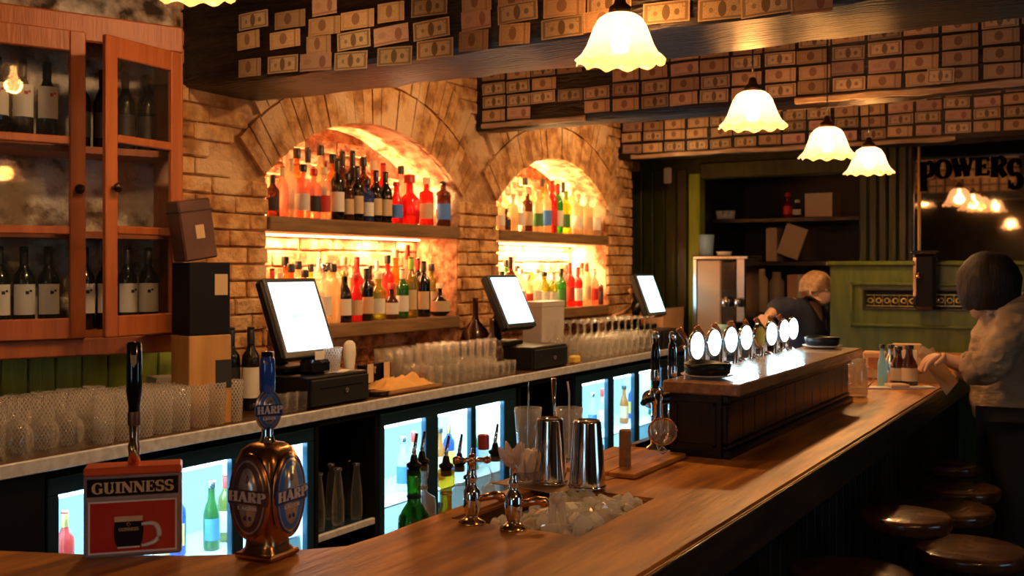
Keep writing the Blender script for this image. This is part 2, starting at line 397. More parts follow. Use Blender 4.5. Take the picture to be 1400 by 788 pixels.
# ---- back wall with two arched niches
HW, SPR, RISE = .79, 1.99, .30
RR = (HW*HW+RISE*RISE)/(2*RISE)
NX = [4.36, 6.385]
ND = .30
def arch_z(x, xc): return SPR+RISE-RR+math.sqrt(max(RR*RR-(x-xc)**2, 0))
YM = YW+.016
mb = MB()
X0W = 3.02
def strip(xa, xb, za, zb, ya=None):
    mb.add([(xa, YM, za[0]), (xb, YM, za[1]), (xb, YM, zb), (xa, YM, zb)], [(0, 1, 2, 3)])
xs = [X0W]
cur = X0W
for xc in NX:
    strip(cur, xc-HW, (0, 0), ZC); 
    n = 20
    for i in range(n):
        xa, xb = xc-HW+2*HW*i/n, xc-HW+2*HW*(i+1)/n
        strip(xa, xb, (arch_z(xa, xc), arch_z(xb, xc)), ZC); strip(xa, xb, (0, 0), .93)
    cur = xc+HW
strip(cur, XE, (0, 0), ZC)
mb.add([(XE, YM, 0), (XE, 5.2, 0), (XE, 5.2, ZC), (XE, YM, ZC)], [(0, 1, 2, 3)])
wb = struct('wall_back', mb, m_mortar)
for k, xc in enumerate(NX):
    # niche lining: rough plastered recess as one shell
    nm = MB(); n = 24; pts = [(xc-HW, .93)] + [(xc-HW+2*HW*i/n, arch_z(xc-HW+2*HW*i/n, xc)) for i in range(n+1)] + [(xc+HW, .93)]
    nl = 5
    vs = []
    for (x, z) in pts:
        for j in range(nl+1):
            y = YM + (ND)*j/nl; d = noise.noise(Vector((x*6, y*6, z*6)))*.012*(1 if j else 0)
            vs.append((x+d, y, z+d))
    fs = []
    for i in range(len(pts)-1):
        for j in range(nl): a = i*(nl+1)+j; fs.append((a, a+1, a+nl+2, a+nl+1))
    nm.add(vs, fs, True)
    nm.add([(xc-HW, YM, .93), (xc+HW, YM, .93), (xc+HW, YM+ND, .93), (xc-HW, YM+ND, .93)], [(0, 1, 2, 3)])
    nm.add([(xc-HW-.05, YM+ND, .9), (xc+HW+.05, YM+ND, .9), (xc+HW+.05, YM+ND, 2.4), (xc-HW-.05, YM+ND, 2.4)], [(0, 1, 2, 3)])
    part('niche_lining', nm, m_niche, wb)
    # rubble face of the recess, mostly behind bottles: one joined piece
    rb = MB(); z = .95
    while z < 2.3:
        h = random.uniform(.06, .085); x = xc-HW+random.uniform(0, .05)
        while x < xc+HW-.05:
            L_ = random.uniform(.13, .26); x2 = min(x+L_, xc+HW-.005)
            zt = min(arch_z(x+.01, xc), arch_z(x2-.01, xc))
            if z+h < zt: rb.box(x+.005, x2-.005, YM+ND-random.uniform(.008, .022), YM+ND+.01, z+.004, z+h-.004, ch=.008)
            x = x2
        z += h
    tag(part('stone', rb, m_niche, wb), kind='stuff')
# bricks of the back wall, every one an object
def clipx(xa, xb, z0, z1):
    """cut a brick against the openings; returns remaining interval or None"""
    out = [(xa, xb)]
    for xc in NX:
        if z0 < SPR:
            l, r = xc-HW, xc+HW; nw = []
            for a, b in out:
                if b <= l or a >= r: nw.append((a, b))
                else:
                    if a < l: nw.append((a, l))
                    if b > r: nw.append((r, b))
            out = nw
    return [(a, b) for a, b in out if b-a > .03]
zc0 = SPR+RISE-RR
def in_ring(x, z):
    for xc in NX:
        d = math.hypot(x-xc, z-zc0); a = math.degrees(math.atan2(abs(x-xc), z-zc0))
        if d < RR+.235 and a < 46 and z > SPR-.06: return True
        if d < RR+.46 and a < 37: return True
    return False
def rough_box(x0, x1, z0, z1, proud):
    b = MB().box(x0, x1, YW-proud, YM+.01, z0, z1, ch=.006)
    b.v = [(x+random.uniform(-.0025, .0025), y+random.uniform(-.0025, .0025), z+random.uniform(-.0025, .0025)) for x, y, z in b.v]
    return b
z = .965; row = 0
while z < 2.80:
    x = X0W - (row % 2)*.11 - random.uniform(0, .03)
    while x < XE:
        L_ = .225*random.uniform(.93, 1.05); xa, xb = max(x, X0W), min(x+L_, XE)
        for a, b in clipx(xa, xb, z, z+.075):
            if b-a > .03 and not in_ring((a+b)/2, z+.037) and not in_ring(a+.03, z+.037) and not in_ring(b-.03, z+.037):
                part('brick', rough_box(a+.004, b-.004, z+.004, z+.071, random.uniform(0, .010)), m_brick, wb)
        x += L_
    z += .075; row += 1
for xc in NX:
    for r0, r1, amax, n in ((RR+.002, RR+.222, 43.5, 27), (RR+.232, RR+.45, 36.5, 27)):
        for i in range(n):
            a0 = R(-amax+2*amax*i/n+.12); a1 = R(-amax+2*amax*(i+1)/n-.12)
            vs = []
            pr = YW-.006-random.uniform(0, .008)
            for y in (pr, YM+.01):
                for (a, r) in ((a0, r0), (a1, r0), (a1, r1), (a0, r1)):
                    vs.append((xc+r*math.sin(a)+random.uniform(-.002, .002), y, zc0+r*math.cos(a)+random.uniform(-.003, .003)))
            if max(v[2] for v in vs) > ZC-.01: continue
            part('brick', MB().add(vs, [(0, 1, 2, 3), (4, 7, 6, 5), (0, 4, 5, 1), (1, 5, 6, 2), (2, 6, 7, 3), (3, 7, 4, 0)]), m_brick, wb)

# ---- niche shelves
def shelf(xc, z, which, th=.07):
    b = MB(); n = 16; vs = []; x0, x1 = xc-HW+.004, xc+HW-.004
    b.box(x0, x1, YW-.012, YW+ND+.008, z-th, z, ch=.006)
    t = tag(part('niche_shelf', b, m_shelf), 'thick rough wooden shelf across the '+which, 'shelf')
    return t
SZ_U, SZ_L = 1.787, 1.270
shelf(NX[0], SZ_U, 'nearer brick niche, upper of its two')
shelf(NX[0], SZ_L, 'nearer brick niche, lower, just above counter')
shelf(NX[1], SZ_U, 'farther brick niche, upper of its two')
shelf(NX[1], SZ_L, 'farther brick niche, lower, behind the screens')
for k, xc in enumerate(NX):
    P_ = (NICHE1_W, NICHE2_W)[k]; C_ = ((1, .50, .20), (1, .66, .28))[k]
    nmn = ('nearer', 'farther')[k]
    for z, tail, f in ((SZ_U, 'upper', 1.0), (SZ_L, 'lower', .75)):
        t = thing('led_strip', f'glowing warm light strip along the back of the {tail} shelf, {nmn} niche', 'light strip', (xc, YW+ND-.03, z))
        part('diffuser', MB().box(-HW+.03, HW-.03, -.008, .008, .003, .012), emit('led_warm', (1, .62, .28), 14), t)
        area('strip_light', (0, -.0, .02), 2*HW-.1, P_*f, C_, (PI-R(12), 0, 0), .02, t)
    # underside light of the upper shelf washes the lower bay
    t = thing('shelf_downlight', f'thin warm light strip under the upper shelf of the {nmn} niche', 'light strip', (xc, YW+ND-.05, SZ_U-.072))
    part('diffuser', MB().box(-HW+.05, HW-.05, -.006, .006, -.008, 0), emit('led_warm', (1, .62, .28), 14), t)
    area('strip_light', (0, 0, -.014), 2*HW-.1, P_*.55, C_, (0, 0, 0), .02, t)
# globe bulbs at the right end of the niches
for k, (px, y_, zz) in enumerate(((572, 3.63, 1.93), (590, 3.63, 1.90), (702, 3.60, 1.96), (735, 3.62, 1.98))):
    t = thing('globe_bulb', ['small glowing bulb behind the bottles of the nearer niche, left of two', 'small glowing bulb behind the bottles of the nearer niche, right of two', 'small glowing bulb at left of the farther niche upper shelf', 'small glowing bulb at middle of the farther niche upper shelf'][k], 'bulb', (X_at(px, y_), y_, SZ_U))
    part('bulb', MB().lathe([(.0, .10), (.018, .105), (.026, .125), (.026, .14), (.018, .158), (0, .165)], 12), emit('bulb', (1, .75, .42), 30), t)
    part('stem', MB().lathe([(.022, 0), (.022, .008), (.008, .012), (.009, .105)], 10), m_brass, t)
    point('bulb_light', (0, -.03, .18), 1.0 if k < 2 else 2.0, (1, .66, .32), .02, t)

# ---- far cross wall
XF = 8.0
wf = struct('wall_far', MB().box(XF, XF+.06, 3.02, 5.2, 0, ZC).box(XF, XF+.06, 1.66, 3.02, 2.26, ZC).box(XF, XF+.06, -2.6, 1.60, 0, ZC), m_green_dk)
yb = 3.08
while yb < 4.35:
    part('board', MB().box(XF-.018, XF, yb+.004, yb+.094, .9, 2.34, ch=.008), m_green_dk, wf); yb += .098
part('board_rail', MB().box(XF-.035, XF, 3.5, 4.35, 2.34, 2.42, ch=.004), m_bar_edge, wf)
struct('trim_1', MB().box(XF-.05, XF+.08, 2.965, 3.06, .6, 2.30, ch=.008), m_green_lt)
struct('trim_2', MB().box(XF-.05, XF+.08, 1.70, 2.965, 2.25, 2.38, ch=.01), m_green_dk)
al = MB().box(XF+.06, 9.3, 3.02, 3.08, 0, ZC).box(9.24, 9.3, 1.4, 3.08, 0, ZC).box(XF+.06, 9.3, 1.40, 1.46, 0, ZC)
struct('wall_alcove', al, m_dark)
co = thing('green_column', 'glossy dark green boarded column between the alcove and the mirror', 'column', (XF-.10, 0, 0))
co['kind'] = 'structure'
for i in range(5):
    part('board', MB().box(-.02, .10, 1.385+i*.068+.002, 1.385+(i+1)*.068-.002, 0, ZC, ch=.012), m_green_dk, co)
# alcove shelves with bits and pieces
for i, z in enumerate((1.95, 1.60)):
    tag(part('alcove_shelf', MB().box(8.35, 9.2, 1.5, 3.0, z-.035, z, ch=.004), m_blackwood), ['dark shelf in the alcove behind the bar, upper one', 'dark shelf in the alcove behind the bar, lower one'][i], 'shelf')

# ---- mirror with lettering
YM1, YM0 = 1.36, -.2
mr = thing('bar_mirror', 'large dark framed wall mirror lettered POWERS in arched black capitals', 'mirror', (XF-.02, 0, 0))
part('mirror_glass', MB().box(-.005, .0, YM0, YM1, 1.3, 2.52), m_mirror, mr)
part('frame', MB().box(-.05, .01, YM1, YM1+.04, 1.2, 2.60, ch=.006), m_blackwood, mr)
part('frame', MB().box(-.05, .01, YM0, YM1, 2.52, 2.60, ch=.006), m_blackwood, mr)
part('gilt_slip', MB().box(-.03, -.006, YM1-.045, YM1-.03, 1.3, 2.52), mat('gilt', (.45, .28, .09), .3, .8), mr)
hts = [1.55, 1.0, .95, .95, 1.05, 1.5]
def ar(i): return hts[i], [-.05, .035, .045, .045, .03, -.055][i]
lt = lettering('POWERS', .135, .66, .30, .12, .004, ar, .03)
yl = (Y_at(1268, XF)+Y_at(1388, XF))/2
part('lettering', lt, mat('black_letter', (.002, .001, .001), .9, spec=.05), mr, (-.012, yl, Z_at(250, XF, yl)), (0, 0, -PI/2))

# ---- green partition (booth back) at the end of the bar
XP = 6.70
pt = thing('booth_partition', 'chest-high green panelled booth partition with a leaded glass slot', 'partition', (XP, 0, 0))
yL, yR = Y_at(1135, XP), -.4
ztop = 1.59
def PYZ(px, py, X):
    y = Y_at(px, X); return y, Z_at(py, X, y)
ya, za = PYZ(1182, 397, XP); yb2, zb = PYZ(1352, 424, XP)
part('panel', MB().box(0, .06, yL-.0, ya, 0, ztop-.03).box(0, .06, yR, yb2, 0, ztop-.03).box(0, .06, yb2, ya, za, ztop-.03).box(0, .06, yb2, ya, 0, zb), m_green, pt)
part('cap_rail', MB().box(-.03, .09, yR, yL+.02, ztop-.03, ztop, ch=.008), m_green, pt)
yo, zo = PYZ(1163, 386, XP); yo2, zo2 = PYZ(1368, 452, XP)
for nm_, b_ in (('moulding', (yo2, yo, zo-.02, zo)), ('moulding', (yo2, yo, zo2, zo2+.02)), ('moulding', (yo-.02, yo, zo2, zo)), ('moulding', (yo2, yo2+.02, zo2, zo))):
    part(nm_, MB().box(-.018, 0, b_[0], b_[1], b_[2], b_[3], ch=.006), m_green, pt)
part('slot_frame', MB().box(-.012, .0, yb2-.01, ya+.012, za, za+.012, ch=.003).box(-.012, 0, yb2-.01, ya+.012, zb-.012, zb, ch=.003).box(-.012, 0, ya, ya+.012, zb, za, ch=.003), m_blackwood, pt)
part('slot_backing', MB().box(.05, .058, yb2, ya, zb, za), m_black, pt)
m_gold = mat('leaded_gold', (.75, .55, .18), .25, .7, col2=(.35, .28, .08), nscale=40)
for side, (pa, pb) in enumerate(((1183, 1252), (1280, 1340))):
    y1 = Y_at(pa, XP); y2 = Y_at(pb, XP); n = int((y1-y2)/.045); st_ = (y1-y2)/n
    zm = Z_at(411, XP, y1)
    lg = MB()
    for i in range(n):
        yc = y1-(i+.5)*st_
        Mx = Matrix.Translation((.03, yc, zm)) @ Matrix.Rotation(-PI/2, 4, 'Z') @ Matrix.Rotation(PI/2, 4, 'X')
        lg.lathe([(.010, -.002), (.020, -.002), (.020, .002), (.010, .002)], 10, Mx)
        lg.box(.028, .032, yc-st_/2, yc-st_/2+.004, zm-.032, zm+.032)
    lg.box(.028, .034, y2, y1, zm+.030, zm+.036).box(.028, .034, y2, y1, zm-.036, zm-.030)
    tag(part('leaded_glass', lg, m_gold, pt), kind='stuff')
yp = Y_at(1265, 6.62)
bl = thing('booth_bracket', 'glossy black curved bracket block fixed over the leaded slot of the green partition', 'bracket', (6.62, yp, 1.30))
part('block', MB().box(-.04, .04, -.065, .065, 0, .33, ch=.02), m_black_gl, bl)
part('knob', MB().lathe([(0, -.02), (.018, -.015), (.02, 0), (.01, .02), (.0, .025)], 12, Matrix.Translation((-.05, .03, .2)) @ Matrix.Rotation(-PI/2, 4, 'Y')), m_brass, bl)
part('cap', MB().box(-.055, .055, -.075, .075, .33, .35, ch=.008), m_black_gl, bl)

# ---- ceiling beams
m_bill = note_mat('note_dollar', (.62, .45, .27), (.10, .05, .02), 0)
m_bill2 = note_mat('note_purple', (.56, .36, .26), (.22, .08, .07), 1)
m_bill3 = note_mat('note_tan', (.58, .38, .20), (.16, .06, .03), 2)
def beam(xf, xb, z0, label, y0=-2.55, y1=YW, seed=0, ch=.02, rise=0):
    n = 60; vs = []; m_ = 6
    sec = [(xf, ZC), (xf, z0+.06), (xf+.002, z0+.022), (xf+.02, z0), ((xf+xb)/2, z0-.004), (xb-.02, z0), (xb, z0+.025), (xb, ZC)]
    for i in range(n+1):
        y = y0+(y1-y0)*i/n
        for j, (x, z) in enumerate(sec):
            k = 1 if 0 < j < 7 else 0
            big = noise.noise(Vector((seed*9+j*.6, y*1.1, 3)))*.022 + noise.noise(Vector((seed*5+j*2, y*7, 1)))*.009
            zz = z + (big*k if j in (2, 3, 4, 5, 6) else 0)
            xx = x + (noise.noise(Vector((seed*3+j, y*2.5, 7)))*.012*k if j > 2 else 0)
            vs.append((xx, y, zz))
    s = len(sec); fs = []
    for i in range(n):
        for j in range(s-1): a = i*s+j; fs.append((a, a+1, a+s+1, a+s))
    fs += [tuple(range(s)), tuple(n*s+j for j in range(s))[::-1]]
    b = MB().add(vs, fs, True)
    o = tag(part('ceiling_beam', b, m_beam), label, 'beam'); o['kind'] = 'structure'
    md = o.modifiers.new('split', 'EDGE_SPLIT'); md.split_angle = R(50)
    return o
B1F, B1B, B1Z = 3.07, 3.53, 2.30
B2F, B2B, B2Z = 5.34, 5.52, 2.38
B3F, B3B, B3Z = 7.38, 7.56, 2.38
beam(B1F, B1B, B1Z, 'massive blackened ceiling beam nearest the camera, covered in banknotes', y1=YW+.01, seed=1)
beam(B2F, B2B, B2Z, 'second dark ceiling beam, papered in rows of banknotes', seed=2)
beam(B3F, B3B, B3Z, 'farthest dark ceiling beam, above the alcove opening', seed=3, y1=YW)
beam(1.55, 1.95, 2.50, 'dark beam crossing above the red wine cabinet', seed=4, y0=-2.5, y1=4.2)
# worn pale raw edge strips under the beams
def raw_edge(x, y0, y1, z, label, seed):
    n = 26; vs = []
    for i in range(n+1):
        y = y0+(y1-y0)*i/n; h = .010+.012*abs(noise.noise(Vector((y*5, seed, 0)))); o = noise.noise(Vector((y*3, seed, 4)))*.010
        for (dx, dz) in ((-.010, o-h), (-.014, o+h), (.02, o+h+.02), (.035, o-h)): vs.append((x+dx, y, z+dz))
    fs = []
    for i in range(n):
        for j in range(4): a = i*4+j; b = i*4+(j+1) % 4; fs.append((a, b, b+4, a+4))
    fs += [(3, 2, 1, 0), (n*4, n*4+1, n*4+2, n*4+3)]
    tag(part('splintered_lath', MB().add(vs, fs), wood('raw_wood', (.30, .17, .08), (.62, .45, .28), 6, (10, 1, 10), .6, .5)), label, 'lath')
raw_edge(B2F, Y_at(800, B2F), 3.36, B2Z+.012, 'pale splintered lath along the foot of the second beam, left stretch', 1)
raw_edge(B2F, .3, Y_at(1087, B2F), B2Z+.015, 'pale splintered lath along the foot of the second beam, right stretch', 2)
raw_edge(B3F, 1.0, 3.3, B3Z+.012, 'pale thin lath along the foot of the farthest beam', 3)

# ---- banknotes
def note_mesh(w_, h_, bend):
    n = 3; vs = []; fs = []
    for i in range(n+1):
        u = i/n; b = math.sin(u*PI)*bend + (u-.5)**2*bend
        for v in (0, 1): vs.append((-.0015-abs(b), (.5-u)*w_, (v-.5)*h_))
    for i in range(n): fs.append((2*i, 2*i+2, 2*i+3, 2*i+1))
    me = bpy.data.meshes.new('banknote'); me.from_pydata(vs, [], fs)
    uv = me.uv_layers.new(name='UVMap')
    for p in me.polygons:
        for li in p.loop_indices:
            vi = me.loops[li].vertex_index; uv.data[li].uv = ((vi//2)/n, vi % 2)
    me.materials.append(m_bill)
    return me
NOTE = [note_mesh(.156, .066, b) for b in (.002, .006, .003)]
NOTE_S = [note_mesh(.12, .07, b) for b in (.002, .005)]
def note(x, y, z, label, group, m=None, small=False, rx=0, back=False, sc=1):
    me = random.choice(NOTE_S if small else NOTE)
    o = bpy.data.objects.new('banknote', me); COL.objects.link(o)
    o.location = (x, y, z); o.rotation_euler = (rx, 0, PI if back else 0); o.scale = (1, sc, sc)
    if m and m != m_bill: o.material_slots[0].link = 'OBJECT'; o.material_slots[0].material = m
    tag(o, label, 'banknote', group); return o
rows1 = [
 ('top edge row', [(444, 8, 1), (535, 17, 3), (587, 9, 0), (652, 3, 2), (702, 1, 3), (772, 9, 2), (833, 4, 0)]),
 ('third row up', [(347, 28, 0), (397, 27, 2), (444, 36, 3), (489, 27, 2), (535, 48, 1), (590, 40, 0), (651, 27, 1), (708, 17, 0), (988, 12, 0), (1048, 6, 0), (1110, 2, 1)]),
 ('second row up', [(340, 55, 3), (390, 54, 2), (436, 61, 3), (484, 55, 0), (648, 56, 2), (704, 47, 2), (769, 38, 0), (911, 17, 0), (828, 27, 3)]),
 ('lowest row', [(342, 93, 2), (387, 88, 0), (432, 85, 1), (480, 83, 0), (540, 77, 0), (595, 67, 0)])]
for rn, items in rows1:
    items = sorted(items)
    for i, (px, py, st) in enumerate(items):
        y, z = PYZ(px, py, B1F-.004)
        note(B1F-.004, y, z, f'banknote on the nearest beam, {rn}, {ORD[i]} from the left', 'banknotes on the nearest beam', [m_bill, m_bill2, m_bill3, m_bill3][st], st in (1, 2, 3) and random.random() < .6, random.uniform(-.05, .05))
def note_grid(xf, rows, zs, ystart, yend, pitch, who, skip=.04, back=False, sc=1):
    for r_, z in enumerate(zs):
        y = ystart - random.uniform(0, .012); i = 0
        while y > yend:
            if random.random() > skip:
                st = random.choice([0, 0, 1, 2, 2])
                note(xf, y, z+random.uniform(-.004, .004), f'banknote on the {who}, {rows[r_]}, {ORD[min(i, 25)]} from the left', f'banknotes on the {who}', [m_bill, m_bill2, m_bill3][st], False, random.uniform(-.03, .03), back, sc)
            i += 1; y = ystart - i*pitch + random.uniform(-.006, .006)
note_grid(B2F-.004, ['lowest row', 'second row up', 'third row up', 'top row'], [2.455, 2.535, 2.615, 2.695], 3.28, .35, .172, 'second beam')
note_grid(B3F-.004, ['lowest row', 'second row up', 'third row up', 'top row'], [2.455, 2.54, 2.62, 2.70], 3.30, .60, .178, 'farthest beam')
for k, (xb, who, ys) in enumerate(((B1B+.004, 'rear of the nearest beam', 2.6), (B2B+.004, 'rear of the second beam', 2.4))):
    for r_, z in enumerate((2.41, 2.49, 2.57)):
        for i in range(9):
            note(xb, ys-i*.18, z, f'banknote on the {who}, {["lowest", "middle", "top"][r_]} row, {ORD[i]} from the brick wall', f'banknotes on the {who}', random.choice([m_bill, m_bill3]), False, random.uniform(-.03, .03), True)
nd = note(B2F-.012, *PYZ(1286, 104, B2F-.012), 'pale folded note stuck over others near right end of second beam', None, m_bill, True, .05)

# ---- pendants
m_shade = None
def shade_mat():
    m, N, L = nt('opal_shade'); b = N['Principled BSDF']
    b.inputs['Base Color'].default_value = (.80, .48, .20, 1); b.inputs['Roughness'].default_value = .3
    b.inputs['Emission Color'].default_value = (1, .50, .14, 1); b.inputs['Emission Strength'].default_value = .45
    tl = N.new('ShaderNodeBsdfTranslucent'); tl.inputs[0].default_value = (.20, .19, .28, 1)
    ts = N.new('ShaderNodeBsdfTransparent'); ts.inputs[0].default_value = (1, .75, .45, 1)
    a = N.new('ShaderNodeMixShader'); a.inputs[0].default_value = .55; L.new(b.outputs[0], a.inputs[1]); L.new(tl.outputs[0], a.inputs[2])
    c = N.new('ShaderNodeMixShader'); c.inputs[0].default_value = .30; L.new(a.outputs[0], c.inputs[1]); L.new(ts.outputs[0], c.inputs[2])
    L.new(c.outputs[0], N['Material Output'].inputs[0]); return m
m_shade = shade_mat()
def pendant(p, label, power=PENDANT_W, zdrop=None):
    t = thing('pendant_lamp', label, 'lamp', (p[0], p[1], p[2]), 0, 'ruffled glass pendants over the bar')
    def wv(a, r, z, j):
        k = max(0, min(1, (j-5)/3)); return r*(1+.05*k*math.sin(12*a)), z+.007*k*math.cos(12*a)
    prof = [(.028, .148), (.046, .145), (.066, .132), (.080, .110), (.091, .082), (.103, .050), (.118, .022), (.138, .002), (.134, .000)]
    cpart('shade', 'shade', lambda: MB().lathe(prof, 72, wave=wv), m_shade, t)
    cpart('holder', 'lamp_holder', lambda: MB().lathe([(.006, .205), (.014, .20), (.02, .178), (.034, .168), (.036, .146), (.03, .144)], 18), mat('dark_bronze', (.08, .045, .02), .35, .9), t)
    part('flex', MB().tube([(0, 0, .23), (0, 0, ZC-p[2])], .0035, 6), m_black, t)
    cpart('lampbulb', 'bulb', lambda: MB().lathe([(0, .025), (.022, .033), (.030, .055), (.026, .08), (.013, .105), (.013, .14)], 14), emit('lamp_bulb', (1, .66, .30), 60), t)
    point('lamp_light', (0, 0, .055), power, WARM, .035, t)
lam = [(CF(848, 85, 3.22), 'nearest ruffled glass pendant lamp with bronze cap, in front of nearest beam'), (CF(1029, 174, 4.32), 'second ruffled glass pendant lamp over the bar, below second beam'),
       (CF(1131, 215, 5.18), 'third ruffled glass pendant lamp over the bar, left of the farthest'), (CF(1188, 237, 5.98), 'farthest ruffled glass pendant lamp, lowest and rightmost in the picture')]
for p, l in lam: pendant(p, l)
pendant(CF(256, -10, 2.9), 'ruffled glass pendant lamp mostly cut off by the top edge, above cabinet', PENDANT_W*.6)
# fill spots added unseen behind the beams to brighten the brick wall
for k, (x, y) in enumerate(((4.45, 2.15), (6.5, 2.2), (2.5, 2.0))):
    t = thing('added_wall_spot', f'added unseen fill spotlight {["between the nearest and second beams", "between the second and farthest beams", "before the nearest beam"][k]}, aimed at the brick wall', 'spotlight', (x, y, ZC-.08))
    part('can', MB().lathe([(.03, -.05), (.045, -.05), (.045, .03), (.015, .04), (.015, .08)], 16, Matrix.Rotation(-R(35), 4, 'X')), mat('fill_spot_black', (.02, .02, .02), .4), t)
    l = bpy.data.lights.new('added_spot_light', 'SPOT'); l.energy = FILL_SPOT_W*(1, 1.3, .7)[k]; l.color = (1, .56, .24); l.spot_size = R(135); l.spot_blend = .9; l.shadow_soft_size = .06
    o = bpy.data.objects.new('added_spot_light', l); COL.objects.link(o); o.parent = t; o.location = (0, .02, -.06); o.rotation_euler = (R(52), 0, 0)
# fill lamps added behind the camera, shaped like the bar pendants
for (x, y) in ((1.4, -.6), (-1.6, 1.6), (-1.2, -.9)):
    t = thing('pendant_lamp', 'added fill lamp behind the camera, in the shape of a glass pendant', 'lamp', (x, y, 2.15), 0, 'added fill lamps behind the camera')
    link('shade', CACHE['shade'], m_shade, t); link('lamp_holder', CACHE['holder'], None, t)
    part('flex', MB().tube([(0, 0, .23), (0, 0, ZC-2.15)], .0035, 6), m_black, t)
    point('lamp_light', (0, 0, .055), PENDANT_W*.2, WARM, .05, t)
# ================================================================ LEFT: angled wall with wainscot and wine cabinet
P0 = CF(248, 366, 4.05); P0.z = 0
uL = (CF(0, 366, 3.67) - CF(248, 366, 4.05)); uL.z = 0; uL.normalize()     # along the face, to the left
nF = Vector((uL.y, -uL.x, 0))                                              # out of the face
if nF.dot(-P0) < 0: nF = -nF
# frame: local +x to the right (-uL), local -y out of the face
CABROT = math.atan2(-uL.y, -uL.x)
def cab_local(px, py, off=0):
    """pixel -> local (x, z) on the plane 'off' in front of the face"""
    o = P0 + nF*off
    # solve o + t*uL on ray px
    k = (px-700)/F
    fo, ro = cc*o.x+ss*o.y, ss*o.x-cc*o.y; fu, ru = cc*uL.x+ss*uL.y, ss*uL.x-cc*uL.y
    t = (k*fo-ro)/(ru-k*fu); q = o+uL*t
    return -t, Z_at(py, q.x, q.y)
CD = .30
wl = struct('wall_left', MB().box(-2.2, .10, CD, CD+.06, 0, ZC), m_plaster)
wl.location = P0; wl.rotation_euler = (0, 0, CABROT)
for i in range(20):
    x1 = .10-i*.098
    part('board', MB().box(x1-.094, x1, CD-.014, CD, .9, 1.30, ch=.005), m_green_lt, wl)
part('board_rail', MB().box(-2.2, .1, CD-.02, CD, 1.30, 1.33, ch=.004), m_green, wl)
cab = thing('wine_cabinet', 'large red-brown painted wall cabinet with glazed doors holding wine bottles', 'cabinet', P0, CABROT)
CZ0, CZ1 = 1.229, 2.44
CW = 1.25
part('carcass', MB().box(-CW, -.0, CD-.02, CD, CZ0, CZ1).box(-.02, 0, .0, CD, CZ0, CZ1).box(-CW, -CW+.02, 0, CD, CZ0, CZ1).box(-CW, 0, 0, CD, CZ0, CZ0+.02).box(-CW, 0, 0, CD, CZ1-.02, CZ1), m_red, cab)
part('back_board', MB().box(-CW+.02, -.02, CD-.03, CD-.021, CZ0+.02, CZ1-.02), m_plaster, cab)
part('bottom_rail', MB().box(-CW, 0, -.022, 0, CZ0, CZ0+.065, ch=.005), m_red, cab)
part('frieze', MB().box(-CW, 0, -.025, 0, CZ1-.07, CZ1+.03, ch=.006), m_red, cab)
part('stile', MB().box(-.04, 0, -.022, 0, CZ0+.065, CZ1-.07, ch=.005), m_red, cab)
part('stile', MB().box(-CW, -CW+.05, -.022, 0, CZ0+.065, CZ1-.07, ch=.005), m_red, cab)
SH = [CZ0+.09, 1.683, 1.995]
for z in SH: part('shelf', MB().box(-CW+.02, -.02, .02, CD-.03, z-.025, z), m_red, cab)
def door(wd, z0, z1, x, y, rz, panes, glassm=g_pane, knob_side=1, lab=None):
    d = part('door', MB().box(0, .055, -.022, 0, z0, z1, ch=.004).box(wd-.055, wd, -.022, 0, z0, z1, ch=.004).box(.055, wd-.055, -.022, 0, z0, z0+.075, ch=.004).box(.055, wd-.055, -.022, 0, z1-.075, z1, ch=.004), m_red, cab, (x, y, 0), (0, 0, rz))
    zz = [z0+.075] + panes + [z1-.075]
    for i in range(len(zz)-1):
        a = zz[i] + (.015 if i else 0); b = zz[i+1] - (.015 if i < len(zz)-2 else 0)
        part('pane', MB().box(.05, wd-.05, -.012, -.009, a-.004, b+.004), glassm, d)
        if i: part('glazing_bar', MB().box(.055, wd-.055, -.024, -.002, zz[i]-.015, zz[i]+.015, ch=.004), m_red, d)
    kx = wd-.028 if knob_side > 0 else .028
    M_ = Matrix.Translation((kx, -.022, 1.83)) @ Matrix.Rotation(PI/2, 4, 'X')
    part('knob', MB().lathe([(.006, 0), (.006, .014), (.015, .018), (.018, .028), (.013, .036), (0, .039)], 14, M_), mat('dark_knob', (.03, .015, .01), .25, .5), d)
    return d
xr, _ = cab_local(113, 400)
PAN = [1.683, 2.005]
door(.385, CZ0+.065, 2.40, xr-.385, -.024, 0, PAN)
door(.385, CZ0+.065, 2.40, xr-.385*2-.004, -.024, 0, PAN, knob_side=-1)
# right door hinged at the right stile, standing ajar: local origin at its free left edge
hx, _ = cab_local(240, 400)
ang = R(28.7); wd = .375
fx, fy = hx-wd*math.cos(ang), -.024-wd*math.sin(ang)
door(wd, 1.304, 2.365, fx, fy, ang, PAN, knob_side=-1)
# ---------------- bottle makers
PROF = {
 'wine': [(.0, .004), (.9, .0), (1, .015), (1, .60), (.93, .66), (.55, .73), (.40, .78), (.37, .82), (.36, .97), (.42, .975), (.42, 1), (0, 1)],
 'whisky': [(0, .004), (.92, 0), (1, .02), (1, .58), (.95, .63), (.62, .70), (.42, .74), (.42, .86), (.46, .9), (.44, 1), (0, 1)],
 'gin': [(0, .004), (.94, 0), (1, .02), (1, .64), (.92, .70), (.5, .735), (.36, .76), (.36, .88), (.46, .885), (.46, 1), (0, 1)],
 'squat': [(0, .004), (.85, 0), (1, .04), (1, .45), (.9, .54), (.45, .62), (.34, .66), (.34, .84), (.5, .85), (.5, 1), (0, 1)],
 'flask': [(0, .004), (.6, 0), (.95, .1), (1, .25), (.9, .4), (.5, .52), (.25, .6), (.22, .85), (.3, .86), (.3, 1), (0, 1)],
 'slim': [(0, .004), (.94, 0), (1, .02), (1, .50), (.85, .60), (.5, .72), (.42, .80), (.42, .92), (.5, .93), (.5, 1), (0, 1)],
}
